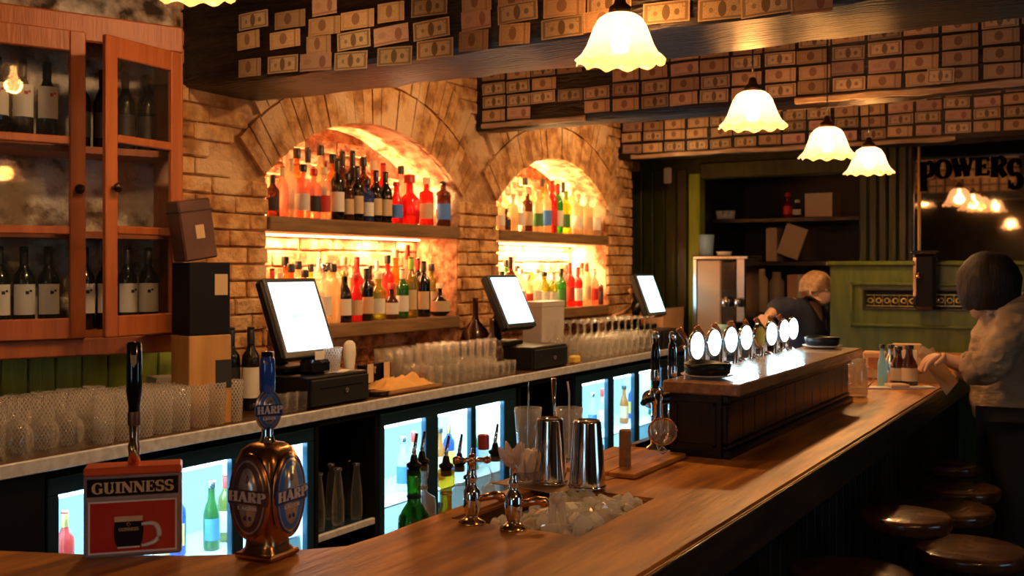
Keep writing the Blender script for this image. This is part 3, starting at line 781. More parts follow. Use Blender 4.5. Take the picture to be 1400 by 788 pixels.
def r_at(kind, h):
    p = PROF[kind]
    for (r0, h0), (r1, h1) in zip(p, p[1:]):
        if h0 <= h <= h1 and h1 > h0 and r0 > 0: return r0+(r1-r0)*(h-h0)/(h1-h0)
    return 1
def bmesh_body(kind, rr, h): return MB().lathe([(r*rr, z*h) for r, z in PROF[kind]], 18)
def bmesh_cap(kind, rr, h, top):
    k = {'wine': .80, 'whisky': .88, 'gin': .87, 'squat': .84, 'flask': .85, 'slim': .91}[kind]
    rc = r_at(kind, k+.02)*rr*1.12
    return MB().lathe([(rc, k*h), (rc, (1+top)*h), (rc*.85, (1.01+top)*h), (0, (1.012+top)*h)], 14)
def bmesh_label(kind, rr, h, z0, z1, half):
    n = 10; vs = []; fs = []
    for i in range(n+1):
        a = -PI/2 + R(-half+2*half*i/n)
        for z in (z0, z1): vs.append((rr*1.015*math.cos(a), rr*1.015*math.sin(a), z*h))
    for i in range(n): fs.append((2*i, 2*i+2, 2*i+3, 2*i+1))
    return MB().add(vs, fs, True)
def bottle(kind, x, y, z, h, rr, gm, cm, lm, label, group=None, lz=(.14, .46), half=70, rz=None, neck=None, pourer=False, lm2=None, name='bottle', cat='bottle', parent_rz=0):
    if rz is None: rz = math.atan2(y, x)-PI/2 + random.uniform(-.35, .35)
    t = thing(name, label, cat, (x, y, z), rz, group)
    key = (kind, round(rr, 3), round(h, 3))
    cpart(('b',)+key, 'glass_body', lambda: bmesh_body(kind, rr, h), gm, t)
    if cm: cpart(('c',)+key, 'cap', lambda: bmesh_cap(kind, rr, h, .0), cm, t)
    if lm: cpart(('l', lz, half)+key, 'label', lambda: bmesh_label(kind, rr, h, lz[0], lz[1], half), lm, t)
    if lm2: cpart(('l2',)+key, 'neck_label', lambda: MB().lathe([(r_at(kind, .82)*rr*1.06, .70*h+.02), (r_at(kind, .82)*rr*1.08, .80*h)], 14), lm2, t)
    if pourer:
        p = cpart('pour', 'pourer', lambda: MB().lathe([(.012, -.012), (.012, .004), (.016, .006), (.016, .012), (.009, .016), (.006, .03)], 12), m_black, t, (0, 0, h))
        cpart('spout', 'spout', lambda: MB().tube([(0, 0, .014), (0, 0, .035), (.006, 0, .075)], [.005, .0045, .003], 8), m_chrome, p)
    return t
g_wine = glass('wine_glass_dark', (.05, .04, .03), .75, (.012, .012, .010), .14)
g_pink = glass('pink_liquor', (1, .62, .50), .38, (.98, .48, .36), .12)
g_red = glass('red_liquor', (.80, .10, .07), .55, (.62, .05, .04), .12)
g_amber = glass('amber_liquor', (.85, .42, .10), .35, (.6, .25, .05), .12)
g_brown = glass('brown_liquor', (.35, .12, .03), .6, (.09, .03, .01), .12)
g_green = glass('green_glass', (.12, .42, .08), .5, (.04, .20, .03), .14)
g_olive = glass('olive_glass', (.55, .55, .10), .45, (.25, .24, .04), .14)
g_water = glass('clear_liquor', (.95, .92, .85), .25, (.8, .72, .6), .14)
g_cream = glass('cream_liquor', (.95, .80, .55), .75, (.85, .68, .42), .1)
g_gold = glass('gold_liquor', (.95, .75, .15), .35, (.7, .5, .05), .12)
g_blue = glass('blue_glass', (.15, .35, .85), .5, (.04, .10, .4), .14)
GM = dict(w=g_wine, p=g_pink, r=g_red, a=g_amber, b=g_brown, g=g_green, o=g_olive, c=g_water, m=g_cream, y=g_gold, u=g_blue)
GN = dict(w='near-black', p='pink', r='red', a='amber', b='dark brown', g='green', o='olive green', c='clear', m='cream', y='golden', u='blue')
def flat(n, c, r=.6): return mat(n, c, r)
LM = dict(w=flat('label_white', (.72, .68, .62)), t=flat('label_tan', (.60, .42, .24)), k=flat('label_black', (.02, .018, .02)), r=flat('label_red', (.55, .03, .02)), u=flat('label_blue', (.06, .22, .70)), g=flat('label_green', (.06, .22, .06)), y=flat('label_yellow', (.70, .50, .08)), n=None)
LN = dict(w='white', t='tan', k='black', r='red', u='blue', g='green', y='yellow', n='no')
CM = dict(k=flat('cap_black', (.012, .012, .014), .35), r=flat('cap_red', (.5, .03, .02), .4), c=flat('cap_cream', (.75, .60, .38), .5), g=mat('cap_gold', (.7, .45, .15), .3, .8), s=m_chrome, w=flat('cap_white', (.8, .8, .8), .4), v=flat('cap_green', (.25, .45, .05), .4), n=None)
CN = dict(k='black', r='red', c='cream', g='gold', s='silver', w='white', v='green', n='no')
# ---- wine label with a small printed emblem (part)
def wine_row(x0, n, pitch, z, y, who, lz, red=False, first=0):
    for i in range(n):
        lx = x0 - i*pitch
        p = P0 + Matrix.Rotation(CABROT, 3, 'Z') @ Vector((lx, y, z)); p.z = z
        b_ = bottle('wine', p.x, p.y, z, .305, .037, g_wine, CM['k'], LM['w'], f'dark wine bottle, {who}, {ORD[i]} from the right', 'wine bottles in the cabinet', lz, 78, CABROT+random.uniform(-.25, .25), name='wine_bottle')
        e = MB()
        for (du, dz, s_) in ((0, 0, .006), (.012, .006, .004)):
            e.box(-s_+du, s_+du, -.0389, -.0380, .305*lz[1]-.03-s_+dz, .305*lz[1]-.03+s_+dz)
        cpart(('emb', red, lz), 'label_print', lambda: e, LM['r'] if red else LM['k'], b_)
wine_row(cab_local(68, 400, -.08)[0], 9, .083, SH[0], .10, 'white label, bottom shelf behind the left door', (.20, .56))
wine_row(cab_local(66, 100, -.08)[0], 9, .083, SH[2], .10, 'white label, top shelf behind the left door', (.32, .70), True)
wine_row(cab_local(205, 400, -.08)[0], 4, .079, SH[0], .10, 'white label, bottom shelf behind the ajar door', (.20, .56))
def dark_row(x0, n, z, who):
    for i in range(n):
        p = P0 + Matrix.Rotation(CABROT, 3, 'Z') @ Vector((x0-i*.082, .12, z)); p.z = z
        bottle('wine', p.x, p.y, z, .30, .036, g_wine, CM['k'], LM['k'], f'dark bottle with dim black label, {who}, {ORD[i]} from the right', 'dim bottles behind the ajar door', rz=CABROT, name='wine_bottle')
dark_row(cab_local(205, 100, -.08)[0], 4, SH[2], 'top shelf behind the ajar door')

# ================================================================ BACK COUNTER
YC = 2.84; ZT = .97; XC0, XC1 = .9, 7.98
ctb = thing('back_counter', 'long dark back counter top with a bright metal front edge', 'counter', (0, 0, 0))
wlx = lambda y: None
poly = [(XC0, YC+.012), (XC1, YC+.012), (XC1, YM-.002), (3.03, YM-.002), (2.86, 3.28), (2.1, 3.62), (XC0, 4.1)]
part('worktop', MB().prism(poly, ZT-.035, ZT), wood('counter_wood', (.035, .018, .010), (.16, .075, .03), 3, (1, 8, 8), .22, .1, coat=.3), ctb)
part('metal_edge', MB().box(XC0, 7.0, YC-.004, YC+.012, ZT-.040, ZT+.003, ch=.003), m_steel_b, ctb)
def posts(x, who):
    tag(part('counter_upright', MB().box(x-.018, x+.018, 2.862, 3.38, 0, ZT-.037, ch=.003), m_frame), f'narrow dark upright under the back counter {who}', 'upright')
def bay(x0, x1, label, shelfz=None):
    t = thing('open_cabinet', label, 'cabinet', (x0, 2.866, 0))
    w_ = x1-x0
    part('carcass', MB().box(0, w_, .48, .50, .05, .92).box(0, .02, 0, .5, .05, .92).box(w_-.02, w_, 0, .5, .05, .92).box(0, w_, 0, .5, .05, .07).box(0, w_, 0, .5, .90, .92), m_black, t)
    for z in (shelfz or []):
        s_ = part('shelf', MB().box(.02, w_-.02, .02, .48, z-.02, z), m_frame, t)
        part('shelf_edge', MB().box(.02, w_-.02, .0, .02, z-.025, z+.003, ch=.003), m_steel_b, s_)
    return t
def fridge(x0, x1, panes, label, who, nb=5, power=FRIDGE_W):
    """panes: list of (xa, xb) glass intervals in world X"""
    t = thing('bottle_fridge', label, 'fridge', (x0, 2.862, 0)); w_ = x1-x0; D = .50; zt = .90
    part('casing', MB().box(0, w_, D-.02, D, .06, zt).box(0, .018, .03, D, .06, zt).box(w_-.018, w_, .03, D, .06, zt).box(0, w_, .03, D, .06, .08).box(0, w_, .03, D, zt-.02, zt), m_frame, t)
    part('lining', MB().add([(.02, D-.024, .09), (w_-.02, D-.024, .09), (w_-.02, D-.024, zt-.024), (.02, D-.024, zt-.024), (.02, .04, .09), (w_-.02, .04, .09), (w_-.02, .04, zt-.024), (.02, .04, zt-.024)], [(0, 1, 2, 3), (0, 4, 5, 1), (3, 2, 6, 7), (0, 3, 7, 4), (1, 5, 6, 2)]), m_white, t)
    part('backlight_panel', MB().box(.05, w_-.05, D-.032, D-.026, .12, zt-.06), emit('fridge_glow', (.28, .74, 1.0), 1.9), t)
    part('top_bar', MB().box(0, w_, 0, .035, .845, zt, ch=.004), m_frame, t)
    part('bottom_bar', MB().box(0, w_, 0, .035, .06, .12, ch=.004), m_frame, t)
    part('light_tube', MB().tube([(.05, .07, .83), (w_-.05, .07, .83)], .012, 8), emit('fridge_tube', (.75, .95, 1.0), 12), t)
    area('fridge_light', (w_/2, .22, zt-.05), w_-.1, power, (.45, .82, 1.0), (0, 0, 0), .25, t)
    area('fridge_front_light', (w_/2, .12, zt-.05), w_-.1, power*.7, (.45, .82, 1.0), (-R(35), 0, 0), .05, t)
    edges = [x0] + [v for p in panes for v in p] + [x1]
    for i in range(0, len(edges), 2):
        a, b = edges[i]-x0, edges[i+1]-x0
        if b-a > .006: part('door_frame', MB().box(a, b, .002, .032, .12, .845, ch=.003), m_frame, t)
    for i, (a, b) in enumerate(panes):
        d = part('door_pane', MB().box(a-x0-.004, b-x0+.004, .014, .018, .11, .85), g_pane, t)
    part('rack', MB().box(.02, w_-.02, .06, D-.04, .455, .463), mat('rack_wire', (.6, .65, .7), .4, .6), t)
    n = nb
    for i in range(n):
        for j, z in enumerate((.083, .466)):
            x = x0+.12+(w_-.24)*i/max(1, n-1); k = 'cuycgrao'[(i*3+j*2) % 8]
            bottle('wine' if i % 2 else 'slim', x, 2.862+.20+.05*(i % 2), z, .26, .031, GM[k], CM['kgsr'[i % 4]], LM['wtyu'[(i+j) % 4]],
                   f'{GN[k]} bottle {["on the floor", "on the rack"][j]} of the {who} fridge, {ORD[i]} from its left end', f'bottles in the {who} fridge')
XU = lambda px: X_at(px, 2.862)
tag(part('end_panel', MB().box(1.0, XU(62), 2.862, 3.2, 0, ZT-.037, ch=.004), m_black), 'plain dark panel under the left end of the back counter', 'panel')
f1a, f1b = XU(66), XU(430)
fridge(f1a, f1b, [(XU(82), XU(160)), (XU(178), XU(318)), (XU(334), XU(421))], 'glowing blue-white bottle fridge behind the two near beer taps, leftmost of three', 'leftmost', 9, FRIDGE_W*1.3)
bay(XU(432), XU(518), 'open black cabinet of hanging flutes between the first two fridges', [Z_at(722, XU(475), 2.862)])
fridge(XU(520), XU(706), [(XU(527), XU(583)), (XU(600), XU(645)), (XU(652), XU(690))], 'glowing blue-white bottle fridge behind the pourer bottles, middle of three', 'middle', 7)
bay(XU(710), XU(786), 'open dark cabinet between the middle and the farthest fridge')
fridge(XU(788), XU(935), [(XU(797), XU(832)), (XU(840), XU(868)), (XU(875), XU(905))], 'glowing blue-white bottle fridge under the glass rack, farthest of three', 'farthest', 7)
# long flutes standing in the open cabinet
def flute_b():
    return MB().lathe([(0, .002), (.024, 0), (.027, .02), (.026, .10), (.017, .19), (.012, .22), (.014, .23), (.018, .236)], 14)
for i in range(6):
    x = XU(440)+.06+i*.062; y = 2.93+.09*(i % 2)
    t = thing('carafe', f'slim clear carafe in the open cabinet, {ORD[i]} from its left side', 'carafe', (x, y, Z_at(722, XU(475), 2.862)), 0, 'slim carafes in the open cabinet')
    cpart('flute_b', 'glass_body', flute_b, g_clear, t); cpart('flute_r', 'rim', lambda: MB().lathe([(.018, .236), (.020, .240), (.018, .243)], 14), m_chrome, t)

# ---- glassware
def tumbler(h=.15, r0=.030, r1=.038, bumps=False):
    return MB().lathe([(0, .008), (r0*.9, .006), (r0, 0), (r0*1.02, .004), (r0+(r1-r0)*.5, h*.5), (r1, h), (r1-.0015, h), (r0+(r1-r0)*.5-.0015, h*.5), (r0-.002, .012), (0, .012)], 16)
def goblet():  # upside down stem glass
    return MB().lathe([(.037, 0), (.048, .03), (.052, .06), (.045, .09), (.022, .112), (.005, .122), (.004, .17), (.007, .185), (.032, .192), (.034, .195)], 18)
GLR = 0
cols = []
x = 1.72
while x < X_at(318, 3.0)-.02: cols.append(x); x += .083
for j in range(4):
    y = 2.925+j*.083
    for i, x in enumerate(cols):
        p_ = 700+F*((ss*x-cc*y)/dep(x, y))
        if j == 0 and p_ < 125: continue
        if j == 3 and x > 2.55: continue
        who = ['front row', 'second row', 'third row', 'rear row'][j]
        n_ = i-6 if j == 0 else i
        o = link('tumbler', CACHE.setdefault('cut_t', tumbler(.155, .033, .039).mesh('tumbler')), g_cut, None, (x+random.uniform(-.004, .004), y+random.uniform(-.004, .004), ZT+.001))
        tag(o, f'cut-glass tumbler below the cabinet, {who}, {ORD[min(max(n_,0),25)]} from left', 'glass', 'cut-glass tumblers below the cabinet')
for i, px in enumerate((22, 58, 92, 128)):
    y = 2.91; x = X_at(px, y); o = link('goblet', CACHE.setdefault('gob', goblet().mesh('goblet')), g_clear, None, (x, y, ZT+.001))
    tag(o, f'upturned clear stem glass in front of the tumblers, {ORD[i]} from the left', 'glass', 'upturned stem glasses')
def glasses(key, fn, m, pts, z, lab, group, name='tumbler'):
    for i, (x, y) in enumerate(pts):
        if key not in CACHE: CACHE[key] = fn().mesh(name)
        o = link(name, CACHE[key], m, None, (x, y, z)); tag(o, lab(i), 'glass', group)
# shot glasses beside the first till
glasses('shot', lambda: tumbler(.075, .020, .025), g_clear, [(X_at(px, 2.92), 2.92) for px in (372, 386, 400, 413)], ZT+.001, lambda i: f'small shot glass left of the nearest cash drawer, {ORD[i]} from left', 'shot glasses by the nearest drawer', 'shot_glass')
glasses('flute', lambda: MB().lathe([(.022, 0), (.02, .004), (.004, .01), (.004, .05), (.016, .08), (.019, .15), (.016, .165)], 14), g_clear, [(X_at(368, 3.04), 3.04)], ZT+.001, lambda i: 'slim clear flute standing behind the shot glasses', None, 'flute')
# heap of beer glasses in the middle of the counter: two layers
pts = []
for j in range(3):
    for i in range(9):
        x = X_at(596, 2.93)+i*.072; pts.append((x, 2.93+j*.078))
pts = [p for p in pts if p[0] < X_at(668, p[1])+.02]
glasses('beer', lambda: tumbler(.10, .030, .035), g_clear, pts, ZT+.001, lambda i: f'clear tumbler beside the tan cloth, lower layer, {ORD[min(i,25)]} from near left', 'clear tumblers in the lower layer')
glasses('beer', None, g_clear, [(x+.03, y+.02) for x, y in pts if y < 3.05][:12], ZT+.103, lambda i: f'clear tumbler stacked beside the tan cloth, upper layer, {ORD[i]} from near left', 'clear tumblers in the upper layer')
pts = [(X_at(540, 3.2)+i*.08, 3.2+j*.08) for j in range(2) for i in range(6)]
glasses('pint2', lambda: tumbler(.165, .032, .042), g_clear, pts, ZT+.001, lambda i: f'tall clear tumbler behind the tan cloth, {ORD[i % 6]} from left, {["front", "rear"][i//6]} row', 'tall tumblers behind the cloth')
pts = [(X_at(676, 2.92)+i*.06, 2.92+j*.06) for j in range(2) for i in range(4)]
glasses('shot', None, g_clear, pts, ZT+.001, lambda i: f'small shot glass left of the second cash drawer, {ORD[i % 4]} from left, {["front", "rear"][i//4]} row', 'shot glasses by the second drawer', 'shot_glass')
# block of stem glasses under the third screen
x = X_at(800, 2.93); i = 0
while x < X_at(893, 2.93):
    for j in range(3):
        o = link('goblet', CACHE['gob'], g_clear, None, (x, 2.94+j*.10, ZT+.001)); o.scale = (.95, .95, 1.22)
        tag(o, f'upturned stem glass below the farthest screen, {["front", "second", "third"][j]} row, {ORD[min(i,25)]} from left', 'glass', 'stem glasses below the farthest screen')
    x += .105; i += 1
tray_z = ZT
# ---- point of sale screens
m_scr = emit('screen_glow', (.82, .93, 1.0), 2.6); m_scr2 = emit('screen_glow_cyan', (.55, .90, 1.0), 3.0)
def pos(x0, y0, z0, wd, ht, lean, label, scr, text=False):
    """tilted touch screen: bottom-left corner at (x0, y0, z0), standing on a foot"""
    t = thing('till_screen', label, 'screen', (x0, y0, z0))
    a = math.atan2(lean, ht); H = math.hypot(lean, ht)
    hd = part('housing', MB().box(-.022, wd+.022, .004, .055, -.03, H+.022, ch=.012), m_black, t, None, (-a, 0, 0))
    part('bezel', MB().box(-.02, wd+.02, -.004, .006, -.028, H+.02, ch=.004), mat('bezel', (.03, .032, .036), .3), hd)
    part('screen', MB().box(0, wd, -.006, -.004, 0, H), scr, hd)
    if text:
        part('lettering', lettering('WAITE', .022, .11, .22, .12, .0006), mat('screen_text', (.35, .6, .7), .5, emis=(.3, .6, .7), estr=1), hd, (wd/2, -.0065, H/2-.01))
    sh = z0-ZT; cx = wd/2
    dz = sh
    part('arm', MB().tube([(cx, .10, .10), (cx, .17, .0), (cx, .16, -dz+.16)], [.035, .032, .03], 10), m_black, t)
    part('foot', MB().box(cx-.10, cx+.10, .04, .26, -dz+.136, -dz+.165, ch=.008), m_black, t)
    return t
pos(3.26, 3.00, 1.20, .285, .285, .11, 'largest till screen glowing white, in front of the nearer niche', m_scr, True)
pos(5.04, 3.00, 1.235, .285, .255, .12, 'glowing blue-white till screen between the two niches', m_scr2)
pos(7.03, 3.00, 1.225, .28, .26, .10, 'farthest glowing till screen beside the green boarded wall', m_scr2)
def drawer(x0, x1, label, z=ZT+.001, h=.13):
    t = thing('cash_drawer', label, 'cash drawer', (x0, 2.885, z)); w_ = x1-x0
    part('case', MB().box(0, w_, .008, .38, 0, h, ch=.006), m_black, t)
    f_ = part('drawer_front', MB().box(.01, w_-.01, -.004, .010, .008, h-.014, ch=.003), mat('drawer_black', (.010, .011, .013), .5, spec=.3), t)
    part('slot', MB().box(w_*.15, w_*.85, -.0065, -.0045, h*.60, h*.63), m_black_gl, f_)
    part('lock', MB().lathe([(.011, 0), (.011, .006), (0, .006)], 14, Matrix.Translation((w_*.58, -.005, h*.45)) @ Matrix.Rotation(PI/2, 4, 'X')), m_chrome, f_)
drawer(3.27, 3.66, 'black cash drawer under the largest till screen')
drawer(5.13, 5.54, 'black cash drawer under the middle till screen')
drawer(7.0, 7.38, 'black cash drawer under the farthest till screen')
# small things round the first till
pr = thing('receipt_printer', 'small black receipt printer with a white paper slip beside nearest till', 'printer', (3.36, 2.94, ZT+.132))
part('case', MB().box(0, .11, 0, .09, 0, .06, ch=.012), m_black_gl, pr)
part('paper', MB().box(.03, .09, .02, .022, .055, .095), LM['w'], pr)
gl_ = thing('crystal_glass', 'faceted crystal glass lying below the largest till screen', 'glass', (3.50, 2.96, ZT+.132))
part('bowl', MB().lathe([(0, 0), (.025, 0), (.032, .03), (.042, .10), (.044, .105), (.040, .10), (.028, .02), (0, .01)], 14), g_cut, gl_)
sl = thing('paper_slips', 'loose white paper slips on top of the nearest cash drawer', 'paper', (3.50, 2.93, ZT+.132))
for i in range(4):
    part('slip', MB().box(-.05, .05, -.02, .02, .0008*i, .0008*i+.0005), LM['w'], sl, (random.uniform(-.05, .08), random.uniform(-.01, .03), .0), (0, 0, random.uniform(-.6, .6)))
tg = thing('napkin_fold', 'white folded napkin standing upright right of the nearest till', 'napkin', (X_at(478, 3.03), 3.03, ZT+.001))
part('fold', MB().lathe([(.016, 0), (.024, .10), (.040, .19), (.036, .235), (.018, .25), (0, .252)], 12, sy=.45), LM['w'], tg)
part('holder', MB().lathe([(.03, 0), (.034, .01), (.02, .02), (.02, .11), (.018, .11), (.018, .02)], 12), m_black, tg)
bx = thing('card_holder', 'small black holder of cream cards lettered HOT, behind the tan cloth', 'holder', (X_at(500, 3.02), 3.02, ZT+.001))
part('frame', MB().box(0, .19, 0, .05, 0, .012).box(0, .008, 0, .05, 0, .13).box(.182, .19, 0, .05, 0, .13).box(0, .19, .04, .05, 0, .13), m_black, bx)
part('card', MB().box(.012, .055, -.002, .0, .05, .135), LM['t'], bx); part('card', MB().box(.135, .178, -.002, 0, .05, .135), LM['t'], bx); part('card', MB().box(.07, .12, -.002, 0, .02, .055), LM['t'], bx)
part('lettering', lettering('HOT', .03, .06, .25, .1, .001), LM['t'], bx, (.095, .038, .085))
# cloth on a board
cb = tag(part('wooden_tray', MB().box(0, .42, 0, .20, 0, .018, ch=.005), m_bar_edge, None, (X_at(530, 2.90), 2.89, ZT+.001)), 'thin wooden tray under the tan cloth on back counter', 'tray')
cl = []
n = 26
for i in range(n+1):
    for j in range(n+1):
        u, v = i/n, j/n; e = min(u, 1-u, v, 1-v)*4; e = min(1, e)
        h = e*(.018+.038*abs(noise.noise(Vector((u*5, v*4, 2))))+.018*math.sin(u*9+v*5)**2)
        cl.append((u*.36+.012*noise.noise(Vector((v*5, 1, 0))), v*.17+.012*noise.noise(Vector((u*5, 7, 0))), h+.001))
fs = [(i*(n+1)+j, (i+1)*(n+1)+j, (i+1)*(n+1)+j+1, i*(n+1)+j+1) for i in range(n) for j in range(n)]
tag(part('bar_cloth', MB().add(cl, fs, True), mat('tan_cloth', (.72, .40, .12), .9, bump=.3, bscale=200), None, (X_at(533, 2.90), 2.90, ZT+.02)), 'crumpled tan bar cloth on a tray beside the clear tumblers', 'cloth')
kn = thing('paring_knife', 'small red-handled knife leaning among the tumblers', 'knife', (X_at(577, 3.05), 3.06, ZT+.02), .2)
part('handle', MB().tube([(0, 0, 0), (.055, 0, .065)], [.010, .012], 8), flat('knife_red', (.40, .06, .03), .4), kn)
part('blade', MB().box(-.06, 0, -.001, .001, -.008, .008, Matrix.Rotation(-R(15), 4, 'Y')), m_chrome, kn)
rm = tag(part('black_ramekin', MB().lathe([(0, .0), (.05, 0), (.062, .02), (.06, .022), (.045, .008), (0, .008)], 20), m_black_gl, None, (X_at(515, 2.95), 2.95, ZT+.001)), 'shallow black dish with amber garnish right of the nearest drawer', 'dish')
# big demijohns between the niches
for i, (px, y, h, r_, l) in enumerate(((650, 3.26, .40, .095, 'big dark glass jug with long neck against the brick between niches'), (672, 3.02, .30, .07, 'rounded smoky glass decanter left of the middle till screen'))):
    t = thing('glass_jug', l, 'jug', (X_at(px, y), y, ZT+.001))
    part('body', MB().lathe([(0, .004), (r_*.8, 0), (r_, h*.12), (r_, h*.38), (r_*.75, h*.55), (r_*.25, h*.68), (r_*.18, h*.75), (r_*.18, h), (r_*.24, h*1.01)], 24), g_brown if i == 0 else glass('smoke_glass', (.6, .45, .35), .2, (.3, .2, .15), .25), t)
    part('contents', MB().lathe([(0, .008), (r_*.78, .006), (r_*.94, h*.12), (r_*.94, h*.34), (0, h*.345)], 20), g_brown, t)
# grey box behind the middle till
gb = thing('grey_box', 'plain pale grey box standing behind the middle cash drawer', 'box', (X_at(737, 3.2), 3.18, ZT+.001))
part('carton', MB().box(0, .30, 0, .14, 0, .36, ch=.004), flat('grey_card', (.42, .38, .36)), gb); part('lid', MB().box(-.004, .304, -.004, .144, .33, .365, ch=.003), flat('grey_card', (.42, .38, .36)), gb)
tag(part('sponge', MB().box(0, .07, 0, .05, 0, .045, ch=.008), LM['y'], None, (X_at(785, 2.90), 2.89, ZT+.001)), 'small yellow block right of the middle cash drawer', 'sponge')
# hose and cup by the farthest till
tag(part('soda_hose', MB().tube([(X_at(838, 3.22), 3.22, 1.20), (X_at(850, 3.22), 3.22, 1.215), (X_at(862, 3.20), 3.20, 1.25), (X_at(866, 3.20), 3.20, 1.33), (X_at(862, 3.2), 3.2, 1.385)], [.012, .012, .014, .014, .018], 8), mat('hose', (.35, .16, .08), .35)), 'coppery soda hose with chrome head left of the farthest screen', 'hose')
tag(part('hose_bracket', MB().box(X_at(838, 3.2)-.05, X_at(862, 3.2)+.02, 3.14, 3.36, 1.175, 1.187, ch=.003).box(X_at(838, 3.2), X_at(838, 3.2)+.02, 3.34, 3.36, ZT+.001, 1.175), m_black), 'black shelf above the stem glasses holding the soda hose', 'shelf')
bxs = thing('cardboard_box', 'brown cardboard box right of the farthest screen', 'box', (X_at(898, 3.1), 3.05, ZT+.001))
m_card = mat('cardboard', (.50, .27, .14), .8, col2=(.58, .34, .18), nscale=5)
part('carton', MB().box(0, .42, 0, .2, 0, .24, ch=.003), m_card, bxs)
part('flap', MB().box(0, .42, -.002, .0, .19, .27), m_card, bxs); part('flap', MB().box(0, .004, 0, .2, .24, .28), m_card, bxs)
# stacked boxes beside the cabinet
sx, sy = None, None
q = CF(275, 500, 3.92); q.z = ZT+.001
th = CABROT + R(8)
wbx = thing('wooden_box', 'light wooden presentation box with black label, at the foot of stack', 'box', q, th)
hw1 = Z_at(458, q.x, q.y)-ZT
part('case', MB().box(-.085, .085, -.07, .07, 0, hw1, ch=.003), wood('pine', (.42, .20, .05), (.60, .32, .10), 3, (8, 8, 1), .4, .1), wbx)
part('label', MB().box(.02, .085, -.0722, -.070, hw1*.40, hw1*.72), LM['k'], wbx)
bb = thing('black_box', 'tall matt black gift box with cream label, on the wooden box', 'box', (q.x, q.y, q.z+hw1+.001), th)
hb = Z_at(360, q.x, q.y)-Z_at(458, q.x, q.y)
part('case', MB().box(-.082, .082, -.068, .068, 0, hb, ch=.003), mat('black_card', (.005, .006, .010), .7, spec=.2), bb)
part('label', MB().box(.018, .07, -.0702, -.068, hb*.55, hb*.84), LM['t'], bb)
tb = thing('leather_case', 'brown leather bottle case leaning askew on top of black box', 'case', (q.x-.01, q.y, q.z+hw1+hb+.002), th)
tbm = Matrix.Rotation(-R(9), 4, 'Y')
part('case', MB().box(-.075, .055, -.05, .05, .012, .235, tbm, ch=.006), mat('leather', (.085, .032, .014), .4, col2=(.15, .06, .03), nscale=6), tb)
part('label', MB().box(-.022, .012, -.0525, -.050, .09, .14, tbm), LM['t'], tb); part('lid_band', MB().box(-.077, .057, -.052, .052, .19, .196, tbm, ch=.001), flat('leather_line', (.04, .015, .008)), tb)
# two wine bottles right of the stack
for i, (px, y) in enumerate(((316, 3.16), (343, 3.10))):
    bottle('wine', X_at(px, y), y, ZT+.001, .335, .037, g_wine, CM['k'], LM['k'] if i == 0 else LM['w'], ['dark wine bottle with black cap right of the wooden box', 'dark wine bottle with white label behind the round beer badge'][i], None, (.15, .52), name='wine_bottle')
pp = tag(part('paper_stack', MB().box(0, .19, 0, .12, 0, .05, ch=.002), LM['w'], None, (X_at(206, 3.30), 3.27, ZT+.10), (0, 0, CABROT)), 'pale papers lying on a ledge behind the tumblers', 'paper')
tag(part('paper_ledge', MB().box(0, .25, 0, .14, 0, .098, ch=.003), m_black, None, (X_at(200, 3.30), 3.26, ZT+.001), (0, 0, CABROT)), 'black ledge under the pale papers by the green boards', 'ledge')

# ================================================================ BOTTLES IN THE NICHES
def row(items, y, z, who, group, dd=0):
    """items: (px, top_py, kind, glass, cap, label, radius)"""
    its = sorted(items); xs_ = [X_at(q[0], y) for q in its]
    for i, (px, tp, kind, g, c_, l, r_) in enumerate(its):
        x = xs_[i]; gap = min([abs(xs_[k]-x) for k in (i-1, i+1) if 0 <= k < len(xs_)]); r_ = min(r_*1.0, gap*.49) if gap*.49 > .024 else .026; h = max(.14, Z_at(tp, x, y)-z)
        bottle(kind, x, y, z+.001, min(h, .42), r_, GM[g], CM[c_], LM[l], f'{GN[g]} bottle, {CN[c_]} cap, {LN[l]} label, {who}, {ORD[i]} from left', group)
Y1, Y2 = 3.465, 3.595
row([(373, 240, 'wine', 'b', 'k', 'k', .032), (386, 228, 'wine', 'p', 'c', 'n', .036), (398, 218, 'wine', 'c', 'c', 'n', .037), (414, 226, 'gin', 'p', 'k', 'w', .038), (429, 232, 'gin', 'p', 'r', 'k', .036), (443, 230, 'gin', 'c', 'c', 'r', .038), (461, 218, 'wine', 'w', 'k', 'w', .036),
     (475, 238, 'gin', 'b', 'k', 't', .036), (488, 228, 'wine', 'w', 'k', 't', .036), (502, 246, 'gin', 'u', 'k', 'w', .038), (514, 234, 'wine', 'w', 'k', 't', .034), (527, 236, 'wine', 'w', 'k', 't', .036), (542, 250, 'slim', 'r', 'r', 'u', .034), (560, 240, 'squat', 'r', 'r', 'n', .056), (583, 244, 'gin', 'r', 'c', 't', .042), (606, 243, 'gin', 'b', 'k', 'u', .044)], Y1, SZ_U, 'upper shelf of nearer niche, front', 'bottles in front on the upper shelf, nearer niche')
row([(392, 212, 'gin', 'm', 'c', 'w', .036), (406, 204, 'gin', 'a', 'k', 't', .036), (421, 203, 'wine', 'c', 'k', 'w', .036), (438, 200, 'gin', 'm', 'k', 'w', .036), (455, 212, 'gin', 'a', 'k', 't', .036), (468, 208, 'wine', 'b', 'k', 't', .036), (482, 207, 'wine', 'w', 'k', 'k', .036), (497, 216, 'gin', 'b', 'k', 't', .036), (510, 222, 'gin', 'a', 'c', 'w', .036), (524, 224, 'wine', 'r', 'r', 'r', .036), (548, 228, 'gin', 'p', 'k', 'w', .036), (598, 238, 'gin', 'a', 'k', 'y', .036)], Y2, SZ_U, 'upper shelf of nearer niche, behind', 'bottles behind on the upper shelf, nearer niche')
